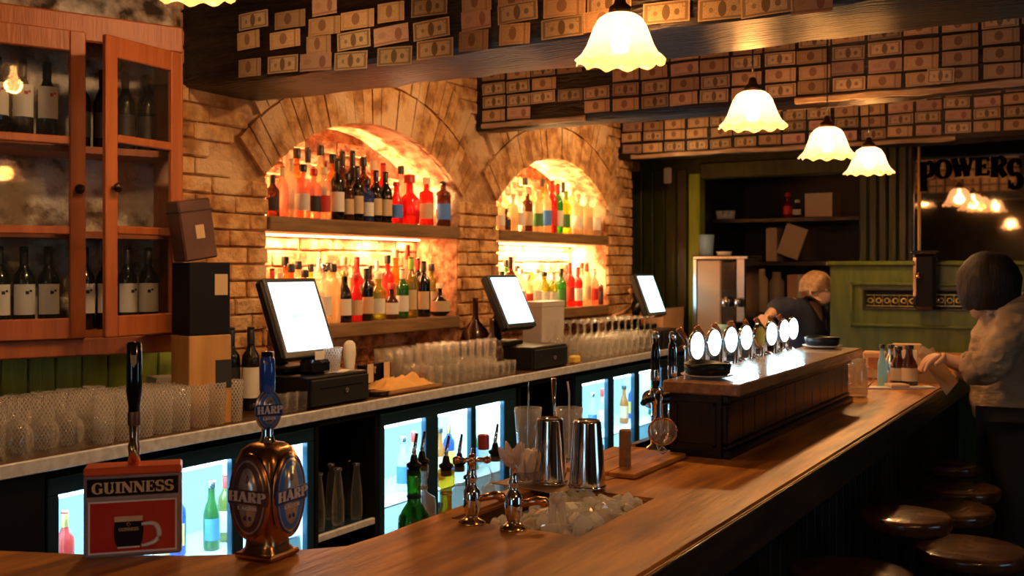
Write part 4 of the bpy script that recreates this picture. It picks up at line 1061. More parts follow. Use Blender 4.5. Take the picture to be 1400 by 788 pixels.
row([(372, 368, 'wine', 'b', 'r', 'k', .034), (383, 374, 'gin', 'p', 'c', 'r', .034), (398, 362, 'gin', 'a', 'k', 'w', .036), (417, 370, 'gin', 'm', 'k', 'w', .036), (443, 362, 'gin', 'c', 's', 'w', .036), (456, 362, 'gin', 'm', 'k', 'n', .042), (471, 372, 'slim', 'w', 'g', 'w', .038), (486, 376, 'slim', 'r', 'r', 't', .036), (501, 368, 'wine', 'w', 'k', 't', .036), (517, 374, 'whisky', 'o', 'c', 'w', .042), (535, 388, 'squat', 'b', 'r', 'w', .040), (550, 368, 'wine', 'g', 'c', 'w', .037), (562, 352, 'wine', 'o', 'v', 't', .040), (579, 358, 'wine', 'w', 'k', 't', .040), (601, 388, 'flask', 'w', 'c', 't', .062)], Y1, SZ_L, 'lower shelf of nearer niche, front', 'bottles in front on the lower shelf, nearer niche')
row([(390, 352, 'gin', 'a', 'k', 'w', .036), (408, 358, 'gin', 'm', 'k', 'w', .036), (425, 362, 'gin', 'y', 'k', 'g', .036), (436, 354, 'wine', 'c', 'w', 'w', .036), (450, 360, 'gin', 'm', 'k', 'w', .036), (470, 352, 'gin', 'c', 'c', 'w', .036), (488, 352, 'wine', 'r', 'r', 'r', .036), (506, 364, 'wine', 'b', 'k', 't', .036), (515, 356, 'wine', 'c', 'w', 'w', .036), (530, 350, 'gin', 'r', 'k', 'r', .036), (541, 342, 'whisky', 'a', 'c', 't', .038), (557, 336, 'wine', 'p', 'r', 'r', .036), (571, 354, 'wine', 'w', 'r', 'k', .036), (590, 362, 'gin', 'o', 'k', 't', .036)], Y2, SZ_L, 'lower shelf of nearer niche, behind', 'bottles behind on the lower shelf, nearer niche')
row([(683, 270, 'gin', 'm', 'c', 'w', .036), (691, 290, 'squat', 'b', 'k', 'k', .036), (701, 266, 'gin', 'm', 'c', 'n', .036), (710, 262, 'whisky', 'c', 'c', 'w', .040), (721, 258, 'gin', 'b', 'c', 't', .036), (735, 262, 'gin', 'm', 'c', 'g', .038), (747, 252, 'wine', 'm', 'g', 'u', .036), (755, 248, 'wine', 'r', 'r', 'r', .036), (763, 252, 'wine', 'g', 'r', 'w', .036), (774, 262, 'wine', 'y', 'v', 'g', .038), (790, 266, 'gin', 'm', 'c', 'w', .040), (803, 268, 'gin', 'm', 'c', 't', .042), (816, 268, 'gin', 'c', 'c', 'w', .036)], Y1, SZ_U, 'upper shelf of farther niche, front', 'bottles in front on the upper shelf, farther niche')
row([(690, 258, 'gin', 'm', 'c', 'w', .036), (702, 250, 'gin', 'c', 'c', 'w', .036), (718, 244, 'gin', 'm', 'k', 'w', .036), (730, 250, 'whisky', 'm', 'c', 't', .038), (742, 246, 'gin', 'a', 'k', 't', .036), (770, 250, 'wine', 'c', 'k', 'w', .036), (783, 248, 'gin', 'm', 'v', 'w', .036), (798, 258, 'gin', 'm', 'c', 'w', .036)], Y2, SZ_U, 'upper shelf of farther niche, behind', 'bottles behind on the upper shelf, farther niche')
row([(686, 372, 'wine', 'g', 'k', 'g', .036), (698, 352, 'wine', 'b', 'k', 'k', .038), (712, 368, 'gin', 'c', 'w', 'w', .036), (722, 376, 'gin', 'm', 'c', 'r', .036), (733, 368, 'gin', 'c', 'w', 'w', .040), (744, 372, 'whisky', 'o', 'k', 'w', .042), (755, 374, 'wine', 'o', 'w', 'w', .036), (767, 368, 'wine', 'g', 'k', 'g', .040), (779, 360, 'wine', 'r', 'r', 'r', .036), (790, 366, 'wine', 'r', 'r', 'w', .036), (802, 360, 'wine', 'm', 'r', 't', .036), (812, 368, 'wine', 'p', 'c', 'r', .036), (822, 378, 'wine', 'b', 'k', 'k', .034)], Y1, SZ_L, 'lower shelf of farther niche, front', 'bottles in front on the lower shelf, farther niche')
row([(692, 356, 'gin', 'g', 'k', 'w', .036), (707, 364, 'gin', 'm', 'k', 'w', .036), (728, 366, 'whisky', 'y', 'c', 'w', .038), (750, 364, 'gin', 'c', 'c', 't', .036), (775, 362, 'wine', 'r', 'r', 'r', .036), (795, 360, 'gin', 'p', 'r', 'w', .036), (815, 364, 'gin', 'a', 'k', 't', .036)], Y2, SZ_L, 'lower shelf of farther niche, behind', 'bottles behind on the lower shelf, farther niche')

# ================================================================ COFFEE MACHINE and alcove things
def rbox(name, pxa, pxb, pyt, pyb, x, dx, m, label, cat, ch=.006):
    """box facing the camera side (-X) standing at world X"""
    y0, y1 = Y_at(pxb, x), Y_at(pxa, x); yc = (y0+y1)/2; zt, zb_ = Z_at(pyt, x, yc), Z_at(pyb, x, yc)
    t = thing(name, label, cat, (x, yc, zb_)); h = zt-zb_; w2 = (y1-y0)/2
    return t, w2, h, dx
tag(part('alcove_counter', MB().box(7.40, 8.0, 1.98, 2.836, .90, .955, ch=.004), m_blackwood), 'dark worktop turning the corner in front of the alcove', 'counter')
tag(part('cupboard', MB().box(7.44, 7.98, 2.0, 2.835, 0, .898), m_dark), 'dark base cupboard below the alcove worktop', 'cupboard')
zc_ = .956
x = 7.62; y1, y0 = Y_at(950, x), Y_at(1024, x); zt = Z_at(350, x, (y0+y1)/2)
y1 = min(y1, 2.95)
cm_ = thing('coffee_machine', 'large steel coffee machine with tan side and silver group heads', 'coffee machine', (x, (y0+y1)/2, ZT+.002)); w2 = (y1-y0)/2; h = zt-ZT
yd = w2*.02
part('body', MB().box(0, .32, yd, w2, .0, h-.03, ch=.01), mat('tan_steel', (.45, .33, .22), .35, .3), cm_)
part('side_frame', MB().box(-.01, .33, w2-.02, w2+.015, 0, h, ch=.006), m_steel, cm_)
part('dark_panel', MB().box(.0, .32, yd-.12, yd, .0, h-.04, ch=.01), m_black_gl, cm_)
part('silver_panel', MB().box(-.02, .32, -w2+.02, yd-.12, .25*h, h-.02, ch=.01), m_steel, cm_)
part('top_tray', MB().box(-.02, .33, -w2, w2+.01, h-.03, h, ch=.006), m_steel, cm_)
for k in range(2): part('group_head', MB().lathe([(.03, -.06), (.035, -.03), (.03, 0), (.0, 0)], 14, Matrix.Translation((-.06, -w2+.06+k*.10, h*.52))).box(-.06, -.03, -w2+.05+k*.10, -w2+.07+k*.10, h*.52-.02, h*.52+.01), m_chrome, cm_)
part('drip_tray', MB().box(-.14, .0, -w2, w2, 0, .04, ch=.006), m_steel, cm_)
for k, (px, l, m_) in enumerate(((966, 'pale blue jug on top of the coffee machine', flat('blue_plastic', (.25, .42, .62))), (990, 'white cup tray on top of the coffee machine', LM['w']))):
    y = Y_at(px, 7.75)
    tag(part('machine_jug' if k == 0 else 'cup_tray', MB().lathe([(0, 0), (.05, 0), (.06, .16 if k == 0 else .03), (.055, .16 if k == 0 else .03), (.045, .01), (0, .01)], 16), m_, None, (7.75, y, ZT+h+.004)), l, 'jug' if k == 0 else 'tray')
pit = thing('water_dispenser', 'white-lidded clear pitcher in front of the coffee machine', 'pitcher', (7.46, min(Y_at(985, 7.46), 2.74), .957))
part('base', MB().lathe([(0, 0), (.05, 0), (.05, .03), (.03, .05), (.035, .12), (0, .12)], 16), LM['w'], pit); part('lid', MB().lathe([(0, .12), (.06, .12), (.065, .17), (0, .175)], 16), flat('cyan_lid', (.5, .8, .9)), pit)
def abox(name, pxa, pxb, pyt, zb_, x, dx, m, label, cat='box'):
    y0, y1 = Y_at(pxb, x), Y_at(pxa, x); zt = Z_at(pyt, x, (y0+y1)/2)
    t = thing(name, label, cat, (x, (y0+y1)/2, zb_+.001)); w_ = (y1-y0)/2
    part('carton', MB().box(0, dx, -w_, w_, 0, zt-zb_, ch=.004), m, t); part('tape', MB().box(-.001, dx+.001, -.015, .015, .0, zt-zb_+.001), flat('tape', (.6, .5, .35)), t)
    return t
m_wcard = flat('white_card', (.62, .50, .36))
t = abox('carton', 1100, 1138, 264, 1.95, 8.45, .25, m_wcard, 'cream carton with yellow print on the upper alcove shelf')
abox('carton', 1047, 1062, 312, 1.60, 8.5, .2, m_wcard, 'narrow white carton standing on the lower alcove shelf')
pm = Matrix.Rotation(R(20), 4, 'X')
tag(part('paper_ream', MB().box(0, .03, -.09, .09, 0, .26, pm, ch=.003), m_wcard, None, (8.5, Y_at(1072, 8.5)-.02, 1.64)), 'tilted white folder leaning on the lower alcove shelf', 'folder')
for k, px in enumerate((985, 992, 999)):
    tag(part('cup', MB().lathe([(0, 0), (.03, 0), (.042, .07), (.038, .07), (.026, .01), (0, .01)], 14), LM['w'], None, (8.42, Y_at(px, 8.42), 1.951+.0), None), f'white cup on the upper alcove shelf, {ORD[k]} from left', 'cup', 'cups on the upper alcove shelf')
bottle('squat', 8.42, Y_at(1077, 8.42), 1.951, .2, .04, g_red, CM['r'], LM['r'], 'red bottle left of the cream carton in the alcove', None)
bottle('squat', 8.42, Y_at(1090, 8.42), 1.951, .14, .035, g_brown, CM['w'], LM['w'], 'small dark jar with white lid beside cream carton', None)
abox('carton', 1076, 1110, 376, 1.20, 8.2, .25, m_card, 'brown carton behind the bartender'); tag(part('alcove_ledge', MB().box(8.07, 8.6, 1.5, 3.0, 1.16, 1.199), m_blackwood), 'dark low ledge in the alcove behind the bartender', 'ledge')
for k, (px, pt_, m_) in enumerate(((1040, 368, flat('wrap', (.62, .50, .38))), (1062, 372, flat('grey_wrap', (.3, .24, .2))))):
    y = Y_at(px, 8.2); hh = Z_at(pt_, 8.2, y)-1.2
    tag(part('roll', MB().lathe([(0, 0), (.06, 0), (.06, hh*.75), (.035, hh*.85), (.035, hh), (0, hh)], 16), m_, None, (8.2, y, 1.2)), ['cream capped canister in the alcove right of the coffee machine', 'grey capped canister in the alcove left of the brown carton'][k], 'canister')
tag(part('wall_sensor', MB().box(-.03, 0, -.035, .035, 0, .13, ch=.012), LM['w'], None, (XF-.02, Y_at(915, XF), Z_at(252, XF, 3.3))), 'small white sensor box high on the green boarded wall', 'sensor')
# ================================================================ BAR
ZB = 1.05; YF = .69; YI = 1.22
inner = [PZ(px, py, ZB) for px, py in ((-120, 748), (0, 752), (120, 757), (248, 759), (320, 757), (400, 752), (472, 746), (520, 731), (560, 716))]
ip = [(p.x, p.y) for p in inner]
ip.append((X_at(615, YI), YI)); ip.append((6.66, YI)); 
op = [(6.66, YF), (1.35, YF), (1.15, .75)]
q1 = CF(-160, 366, 1.12); op += [(CF(500, 366, 1.16).x, CF(500, 366, 1.16).y), (q1.x, q1.y)]
outer = ip + op
well = [(1.75, 1.165), (1.755, .892), (2.115, .90), (2.115, 1.16)]
def top_with_hole(outer, hole, z0, z1):
    bm = bmesh.new()
    def loop(pts, z): 
        vs = [bm.verts.new((x, y, z)) for x, y in pts]; es = [bm.edges.new((vs[i], vs[(i+1) % len(vs)])) for i in range(len(vs))]; return vs, es
    v1, e1 = loop(outer, z1); v2, e2 = loop(hole, z1)
    bmesh.ops.triangle_fill(bm, edges=e1+e2, use_beauty=True)
    top = bm.faces[:]
    r = bmesh.ops.extrude_face_region(bm, geom=top)
    for v in [g for g in r['geom'] if isinstance(g, bmesh.types.BMVert)]: v.co.z = z0
    bmesh.ops.recalc_face_normals(bm, faces=bm.faces)
    return bm
bar = thing('bar_counter', 'long polished wooden bar counter with dark boarded front and rounded return', 'bar', (0, 0, 0))
bm = top_with_hole(outer, well, ZB-.045, ZB)
be = [e for e in bm.edges if len(e.link_faces) == 2 and e.calc_face_angle(0) > 1 and all(abs(v.co.z-ZB) < 1e-4 for v in e.verts)]
bmesh.ops.bevel(bm, geom=be, offset=.006, segments=2, affect='EDGES')
me = bpy.data.meshes.new('worktop'); bm.to_mesh(me); bm.free()
link('worktop', me, m_bar, bar)
part('edge_board', MB().box(1.36, 6.66, YF+.012, YF+.045, ZB-.095, ZB-.046, ch=.004), m_blackwood, bar)
part('front_trim', MB().box(1.352, 6.66, YF-.007, YF-.0005, ZB-.10, ZB-.007, ch=.002), m_blackwood, bar)
part('body', MB().box(1.5, 6.66, YF+.22, YI-.10, .02, ZB-.046), m_black, bar)
part('kickboard', MB().box(1.5, 6.66, YF+.17, YF+.2, .0, .12, ch=.004), m_black, bar)
x = 1.5; k = 0
while x < 6.60:
    part('board', MB().box(x+.002, x+.094, YF+.195, YF+.219, .12, ZB-.10, ch=.006), mat('bar_front', (.005, .005, .006), .5, col2=(.012, .010, .009), nscale=6, spec=.3), bar); x += .096
part('foot_rail', MB().tube([(1.6, YF+.06, .2), (6.6, YF+.06, .2)], .022, 10), m_brass, bar)
# return leg body
bi = [(p[0], p[1]) for p in ip[:8]]
rb_ = MB()
body_pts = [(x*.97+.0, y*.97) for x, y in bi] + [((q1.x)*1.12, q1.y*1.12), (CF(500, 366, 1.30).x, CF(500, 366, 1.30).y)]
part('return_body', MB().prism(body_pts, .02, ZB-.046), m_black, bar)
# ice well liner, ice
cen = Vector((sum(p[0] for p in well)/4, sum(p[1] for p in well)/4, 0))
def shrink(pts, k): return [(cen.x+(x-cen.x)*k, cen.y+(y-cen.y)*k) for x, y in pts]
ln = MB(); o_ = shrink(well, .995); i_ = shrink(well, .985); n = 4
vs = [(x, y, ZB-.012) for x, y in o_] + [(x, y, ZB-.13) for x, y in o_] + [(x, y, ZB-.13) for x, y in i_] + [(x, y, ZB-.012) for x, y in i_]
fs = [(i, (i+1) % 4, 4+(i+1) % 4, 4+i) for i in range(4)] + [(4+i, 4+(i+1) % 4, 8+(i+1) % 4, 8+i) for i in range(4)] + [(8+i, 8+(i+1) % 4, 12+(i+1) % 4, 12+i) for i in range(4)] + [(8, 9, 10, 11)]
part('well_lining', ln.add(vs, fs), wood('well_wood', (.06, .022, .008), (.13, .05, .018), 4, (1, 9, 9), .35, .1), bar)
tr_ = MB(); a_ = shrink(well, .93); b_ = shrink(well, .90)
vs = [(x, y, ZB-.035) for x, y in a_] + [(x, y, ZB-.12) for x, y in a_] + [(x, y, ZB-.115) for x, y in b_] + [(x, y, ZB-.035) for x, y in b_]
tr_.add(vs, [(i, (i+1) % 4, 4+(i+1) % 4, 4+i) for i in range(4)] + [(8+i, 8+(i+1) % 4, 12+(i+1) % 4, 12+i) for i in range(4)] + [(12+i, 12+(i+1) % 4, (i+1) % 4, i) for i in range(4)] + [(8, 9, 10, 11), (4, 5, 6, 7)])
it = tag(part('ice_bin', tr_, mat('white_bin', (.72, .70, .68), .35)), 'pale ice bin sunk into the bar top', 'bin')
ice = MB(); wl_ = shrink(well, .88)
def bil(u, v): 
    A, B, C, D = [Vector((x, y, 0)) for x, y in wl_]; return (A*(1-u)+B*u)*(1-v)+(D*(1-u)+C*u)*v
random.seed(11)
for i in range(230):
    u, v = random.random(), random.random()
    if u < .22 and random.random() < .8: continue
    p = bil(u, v); zz = ZB-.048+.030*random.random()+.022*min(1, u*1.6)
    M_ = Matrix.Translation((p.x, p.y, zz)) @ Matrix.Rotation(random.uniform(0, 6), 4, Vector((random.random(), random.random(), random.random()+.01)).normalized())
    s_ = random.uniform(.010, .018); ice.box(-s_, s_, -s_, s_*.9, -s_*.8, s_*.8, M_, ch=.004)
m_ice = glass('ice', (.98, .97, .95), .80, (1, .96, .90), .2, .06)
tag(part('ice', ice, m_ice), 'heap of ice cubes in the sunken bar bin', 'ice', kind='stuff')
# tongs and wire strainer in the ice
tp = CF(766, 690, 2.02)
tn = thing('ice_scoop', 'clear plastic tongs standing in the ice against shaker', 'tongs', (tp.x, tp.y, ZB-.045))
tt = CF(760, 640, 2.06); d_ = tt - tp
for s_ in (-1, 1):
    r_ = Vector((ss, -cc, 0))
    part('arm', MB().tube([r_*.020*s_, d_*.5+r_*.012*s_+Vector((0, 0, .02)), d_+Vector((0, 0, .03))+r_*.006*s_], [.004, .007, .009], 8), glass('plastic', (.9, .88, .86), .5, (.8, .74, .7), .2), tn)
part('hinge', MB().lathe([(0, -.01), (.012, -.008), (.013, .008), (0, .012)], 12, Matrix.Translation(d_+Vector((0, 0, .032)))), glass('plastic'), tn)
sp_ = CF(765, 690, 1.98)
wr = thing('wire_strainer', 'wire loop strainer half buried in the ice', 'strainer', (sp_.x, sp_.y, ZB-.045))
pts_ = []
for i in range(13):
    a = PI*i/12; pts_.append(Vector((ss, -cc, 0))*(-.029*math.cos(a)) + Vector((0, 0, .002+.034*min(1, math.sin(a)*1.6))))
part('loop', MB().tube(pts_, .0016, 6), m_chrome, wr); part('spring', MB().tube([p*.8 for p in pts_], .001, 5), m_chrome, wr)

# ---- small pillar taps
def pillar(px, py, label, top):
    p = PZ(px, py, ZB); t = thing('pillar_tap', label, 'tap', p, YAW-PI/2)
    part('flange', MB().lathe([(.026, 0), (.027, .004), (.016, .010), (.012, .014), (0, .014)], 20), m_brass, t)
    b_ = part('body', MB().lathe([(.010, .012), (.015, .024), (.017, .036), (.017, .062), (.012, .07), (.008, .076), (.008, .085), (.011, .09), (.007, .096), (.007, .118), (.010, .122), (0, .124)], 20), m_chrome, t)
    part('spout', MB().tube([(.012, 0, .048), (.045, .0, .055), (.058, 0, .053), (.060, 0, .044)], [.007, .009, .010, .010], 12), m_copper, t)
    if top == 'cross':
        c_ = part('cross_head', MB().tube([(-.028, 0, .124), (.028, 0, .124)], .005, 8).tube([(0, -.028, .124), (0, .028, .124)], .005, 8), m_chrome, t)
        for dx, dy in ((-.03, 0), (.03, 0), (0, -.03), (0, .03)): part('knob', MB().lathe([(0, -.008), (.007, -.005), (.008, 0), (.007, .005), (0, .008)], 10, Matrix.Translation((dx, dy, .124))), m_copper, c_)
    return t, p
pillar(645, 716, 'small chrome and copper tap with cross head, left of the ice bin', 'cross')
t, p2 = pillar(702, 724, 'small brass tap topped by pale crystal, in front of the ice bin', 'x')
cr = MB()
for i in range(7):
    a = i*.9; M_ = Matrix.Translation((math.cos(a)*.006, math.sin(a)*.006, .122)) @ Matrix.Rotation(a, 4, 'Z') @ Matrix.Rotation(R(12+22*(i % 3)), 4, 'Y')
    cr.lathe([(0, 0), (.008, .004), (.009, .028), (.003, .044), (0, .047)], 5, M_, False)
part('crystal_head', cr, glass('crystal', (.92, .85, .8), .65, (.85, .72, .64), .2), t)['kind'] = 'stuff'
# tissue cup
pc = CF(717, 650, 2.42); pc.z = ZB
tc_ = thing('napkin_cup', 'small cup of crumpled pale napkins behind the taps', 'cup', pc)
part('cup', MB().lathe([(0, .002), (.028, 0), (.036, .035), (.034, .035), (.026, .006), (0, .006)], 16), g_clear, tc_)
nb_ = MB()
for i in range(8):
    M_ = Matrix.Translation((random.uniform(-.015, .015), random.uniform(-.015, .015), .012)) @ Matrix.Rotation(i*.8, 4, 'Z') @ Matrix.Rotation(R(random.uniform(5, 28)), 4, 'Y')
    nb_.lathe([(.004, 0), (.011, .02), (.013, .05), (.006, .07), (.0, .072)], 6, M_, False)
tag(part('napkins', nb_, flat('tissue', (.78, .66, .58), .9), tc_), kind='stuff')

# ---- shakers on a mat
m_mat = wood('mat_wood', (.22, .11, .045), (.38, .20, .09), 5, (1, 10, 10), .5, .2)
def tin(px, pb, pt_, d_hint, label, rb, rt):
    p = PZ(px, pb, ZB+.003); h = (pb-pt_)*dep(p.x, p.y)/F
    t = thing('shaker_tin', label, 'shaker', (p.x, p.y, ZB+.003))
    part('tin', MB().lathe([(rb-.001, 0), (rb, .004), (rb*.97, h*.1), (rt, h*.97), (rt*.96, h), (rt*.90, h+.001), (rt*.86, h-.003), (0, h-.003)], 40), mat('shaker_steel', (.78, .76, .74), .10, 1), t)
    part('rim', MB().lathe([(rb, 0), (rb*1.03, .002), (rb*1.03, .006), (rb, .008)], 40), m_chrome, t); return t
tin(752, 661, 572, 0, 'upturned polished steel shaker tin, left of the pair', .040, .030)
tin(803, 667, 575, 0, 'upturned polished steel shaker tin, right of the pair', .042, .031)
pa = PZ(783, 650, ZB)
tag(part('bar_mat', MB().box(-.20, .13, -.10, .09, 0, .002, ch=.0005), m_mat, None, (pa.x, pa.y, ZB+.0003), (0, 0, R(-8))), 'thin wooden drip board under the two shaker tins', 'board')
for i, (px, pb, lab) in enumerate(((722, 648, 'clear mixing glass with bar spoon left of the shaker tins'), (778, 650, 'clear glass with straws between the shaker tins'))):
    p = CF(px, pb, 2.72); p.z = ZB+.003
    t = thing('mixing_glass', lab, 'glass', p)
    part('glass_body', tumbler(.135, .026, .036), g_clear, t)
    part('spoon' if i == 0 else 'straw', MB().tube([(0, 0, .01), (.02, .01, .17), (.03-.01*i, .015, .20)], .003, 6), m_chrome if i == 0 else LM['w'], t)
p = CF(757, 650, 2.68); p.z = ZB+.003
tag(part('bar_spoon', MB().tube([(0, 0, 0), (.004, .0, .12), (0, 0, .215)], [.004, .003, .007], 8), m_chrome, None, p), 'chrome bar spoon handle rising behind the left shaker tin', 'spoon')
p = PZ(815, 655, ZB); tag(part('bar_stave', MB().box(-.012, .012, -.012, .012, 0, .10, ch=.003), m_mat, None, (p.x+.12, p.y-.02, ZB+.003)), 'small upright wooden block right of the shaker tins', 'block')
# raised board piece by the raised counter
ba = [PZ(px, py, ZB+.012) for px, py in ((818, 668), (1000, 637), (926, 620), (835, 618))]
ba = [(p.x, p.y) for p in (PZ(812, 668, ZB+.012), PZ(880, 644, ZB+.012), PZ(935, 622, ZB+.012), PZ(827, 619, ZB+.012))]
fp = thing('bar_flap', 'hinged plank section of bar top beside the raised counter', 'board', (0, 0, 0))
x0_, x1_ = 2.28, 2.61
for i in range(3):
    part('plank', MB().box(x0_, x1_, 1.01+i*.07+.001, 1.01+(i+1)*.07-.001, ZB+.001, ZB+.013, ch=.002), m_bar, fp)

# ---- raised counter section
ZR = 1.25; RX0, RX1 = 2.64, 4.02; RY0, RY1 = .88, 1.078
rc = thing('raised_counter', 'raised dark panelled counter section with wooden top, carrying two dishes', 'counter', (RX0, RY0, ZB))
L_ = RX1-RX0; H_ = ZR-ZB; TH = .032
part('top', MB().box(-.02, L_+.02, -.012, RY1-RY0+.004, H_-TH, H_, ch=.004), wood('raised_top_wood', (.22, .10, .035), (.42, .21, .08), 4, (1, 12, 12), .22, .06, coat=.4), rc)
part('carcass', MB().box(.01, L_, .043, RY1-RY0-.01, .0, H_-TH), m_black, rc)
m_rp = mat('panel_black', (.005, .005, .006), .25, col2=(.013, .010, .010), nscale=6, spec=.4)
part('base_moulding', MB().box(-.0, L_, .018, .045, 0, .022, ch=.005), m_rp, rc)
part('base_moulding', MB().box(.004, L_, .030, .045, .022, .036, ch=.004), m_rp, rc)
part('end_panel', MB().box(.0, .012, .045, RY1-RY0-.01, 0, H_-TH).box(-.006, .004, .06, RY1-RY0-.025, .03, .035).box(-.006, .004, .06, RY1-RY0-.025, H_-TH-.03, H_-TH-.024).box(-.006, .004, .06, .066, .03, H_-TH-.024).box(-.006, .004, RY1-RY0-.031, RY1-RY0-.025, .03, H_-TH-.024), m_rp, rc)
n = 13
for i in range(n):
    part('board', MB().box(.04+i*(L_-.05)/n+.001, .04+(i+1)*(L_-.05)/n-.001, .034, .044, .037, H_-TH-.025, ch=.003), m_rp, rc)
part('top_moulding', MB().box(.0, L_, .024, .045, H_-TH-.024, H_-TH, ch=.004), m_rp, rc)
part('corner_post', MB().box(0, .038, .028, .046, .036, H_-TH-.024, ch=.005), m_rp, rc)
# dishes
for i, (px, py, s_, lab) in enumerate(((967, 517, 1.0, 'black bowl on a pale saucer at near end of the raised counter'), (1116, 476, .82, 'black bowl on a pale saucer at far end of the raised counter'))):
    p = PZ(px, py, ZR); p.y = min(max(p.y, RY0+.085), RY1-.08)
    t = thing('ash_bowl', lab, 'bowl', (p.x, p.y, ZR+.001)); r_ = .078*1.0
    part('saucer', MB().lathe([(0, .001), (.04, 0), (.070, .008), (.072, .011), (.04, .005), (0, .005)], 28), mat('saucer', (.55, .50, .46), .25), t)
    part('bowl', MB().lathe([(0, .006), (.05, .006), (.060, .014), (.064, .040), (.061, .041), (.055, .016), (0, .014)], 28, wave=lambda a, r, z, j: (r*(1+.02*math.sin(3*a)), z+(.003*math.sin(2*a) if z > .03 else 0))), m_black, t)

# ---- row of lit beer taps on the bar behind the raised counter
FY = 1.150
m_med = emit('tap_light', (.55, .90, 1.0), TAP_E)
m_hand = mat('tap_handle', (.30, .12, .05), .25, .6)
tb_ = thing('tap_rail', 'long chrome beer tap rail behind the raised counter', 'rail', (2.70, FY, ZB+.001))
part('rail', MB().tube([(0, 0, .135), (1.50, 0, .135)], .026, 16), m_chrome, tb_)
for i in range(6): part('leg', MB().lathe([(.028, 0), (.028, .006), (.016, .012), (.016, .115)], 14, Matrix.Translation((.18+i*.25, 0, 0))), m_chrome, tb_)
part('drip_tray', MB().box(0, 1.5, -.066, .068, 0, .0, ).box(0, 1.5, .045, .066, 0, .006), m_steel, tb_)
for i, (px, py) in enumerate(((941, 472), (965, 468), (988, 464), (1009, 461), (1028, 459), (1044, 456), (1062, 452), (1074, 449))):
    x = X_at(px, FY); z = Z_at(py, x, FY)
    t = thing('beer_tap', f'beer tap with glowing oval badge, {ORD[i]} from left on the chrome rail', 'beer tap', (x, FY, ZB+.162), -R(20), 'lit beer taps on the chrome rail')
    zb_ = z-(ZB+.162)
    cpart('tapcol', 'column', lambda: MB().lathe([(.017, 0), (.014, .01), (.012, .03), (.012, .09), (.016, .1), (0, .11)], 14), m_chrome, t)
    cpart('tapspout', 'spout', lambda: MB().tube([(0, -.0, .03), (0, -.035, .028), (0, -.048, .015), (0, -.05, -.03)], [.008, .008, .007, .006], 8), m_chrome, t)
    md_ = part('badge', MB().lathe([(0, -.004), (.033, -.004), (.035, .0), (.033, .006), (0, .006)], 24, Matrix.Translation((0, -.03, zb_)) @ Matrix.Rotation(PI/2, 4, 'X'), sy=1.32), m_chrome, t)
    if i == 4:
        part('badge_face', MB().lathe([(0, .0066), (.026, .0066), (.026, .0070)], 24, Matrix.Translation((0, -.03, zb_)) @ Matrix.Rotation(PI/2, 4, 'X'), sy=1.32), LM['y'], md_)
    else:
        part('badge_face', MB().lathe([(0, .0085), (.022, .008), (.030, .0062)], 24, Matrix.Translation((0, -.03, zb_)) @ Matrix.Rotation(PI/2, 4, 'X'), sy=1.34), m_med, md_)
        point('badge_light', (0, -.06, zb_), .25, (.45, .85, 1.0), .02, t)
    cpart('taphandle', 'handle', lambda: MB().tube([(0, 0, .105), (-.012, .006, .13), (-.03, .012, .155)], [.006, .008, .010], 10), m_hand, t)
for i, px in enumerate((896, 919)):
    x = X_at(px, 1.13); zt = Z_at(457, x, 1.13)-ZB
    t = thing('beer_tap', ['tall dark-handled chrome beer tap at the near end, left of the pair', 'tall dark-handled chrome beer tap at near end, right of the pair'][i], 'beer tap', (x, 1.13, ZB+.001))
    part('base', MB().lathe([(.026, 0), (.026, .006), (.013, .014), (.012, .12), (.016, .13), (.016, .16), (.010, .17), (0, .171)], 18), m_chrome, t)
    part('spout', MB().tube([(0, 0, .14), (-.05, .01, .138), (-.06, .012, .13)], [.008, .009, .008], 10), m_black, t)
    part('handle', MB().lathe([(.008, .17), (.012, .18), (.0125, zt-.05), (.010, zt-.03), (.006, zt-.025), (.008, zt-.012), (0, zt)], 16), m_black_gl, t)
    part('ferrule', MB().lathe([(.0135, .19), (.0135, .215), (.0125, .22)], 16), m_chrome, t)
    part('finial', MB().lathe([(0, zt-.016), (.009, zt-.012), (.010, zt-.004), (.006, zt+.006), (0, zt+.008)], 14), m_chrome, t)
# hanging strainer
hp = CF(906, 590, 2.68)
hs = thing('hanging_strainer', 'round wire cocktail strainer hanging from the raised counter end', 'strainer', hp)
part('mesh_bowl', MB().lathe([(0, -.022), (.02, -.018), (.034, -.004), (.036, .004), (.033, .004)], 22, Matrix.Rotation(YAW-PI/2, 4, 'Z') @ Matrix.Rotation(R(70), 4, 'X')), glass('mesh_steel', (.6, .55, .5), .45, (.55, .42, .3), .3), hs)
part('rim', MB().tube([Vector((ss, -cc, 0))*.036*math.cos(a*PI/10) + Vector((0, 0, .034*math.sin(a*PI/10))) for a in range(21)], .003, 6), m_copper, hs)
part('handle', MB().tube([(0, 0, .035), (-.008, 0, .08), (-.004, 0, .10)], .004, 6), m_chrome, hs)
part('hook', MB().tube([(0, 0, -.036), (.012*ss, -.012*cc, -.05), (0, 0, -.058), (-.012*ss, .012*cc, -.05), (0, 0, -.036)], .002, 6), m_chrome, hs)

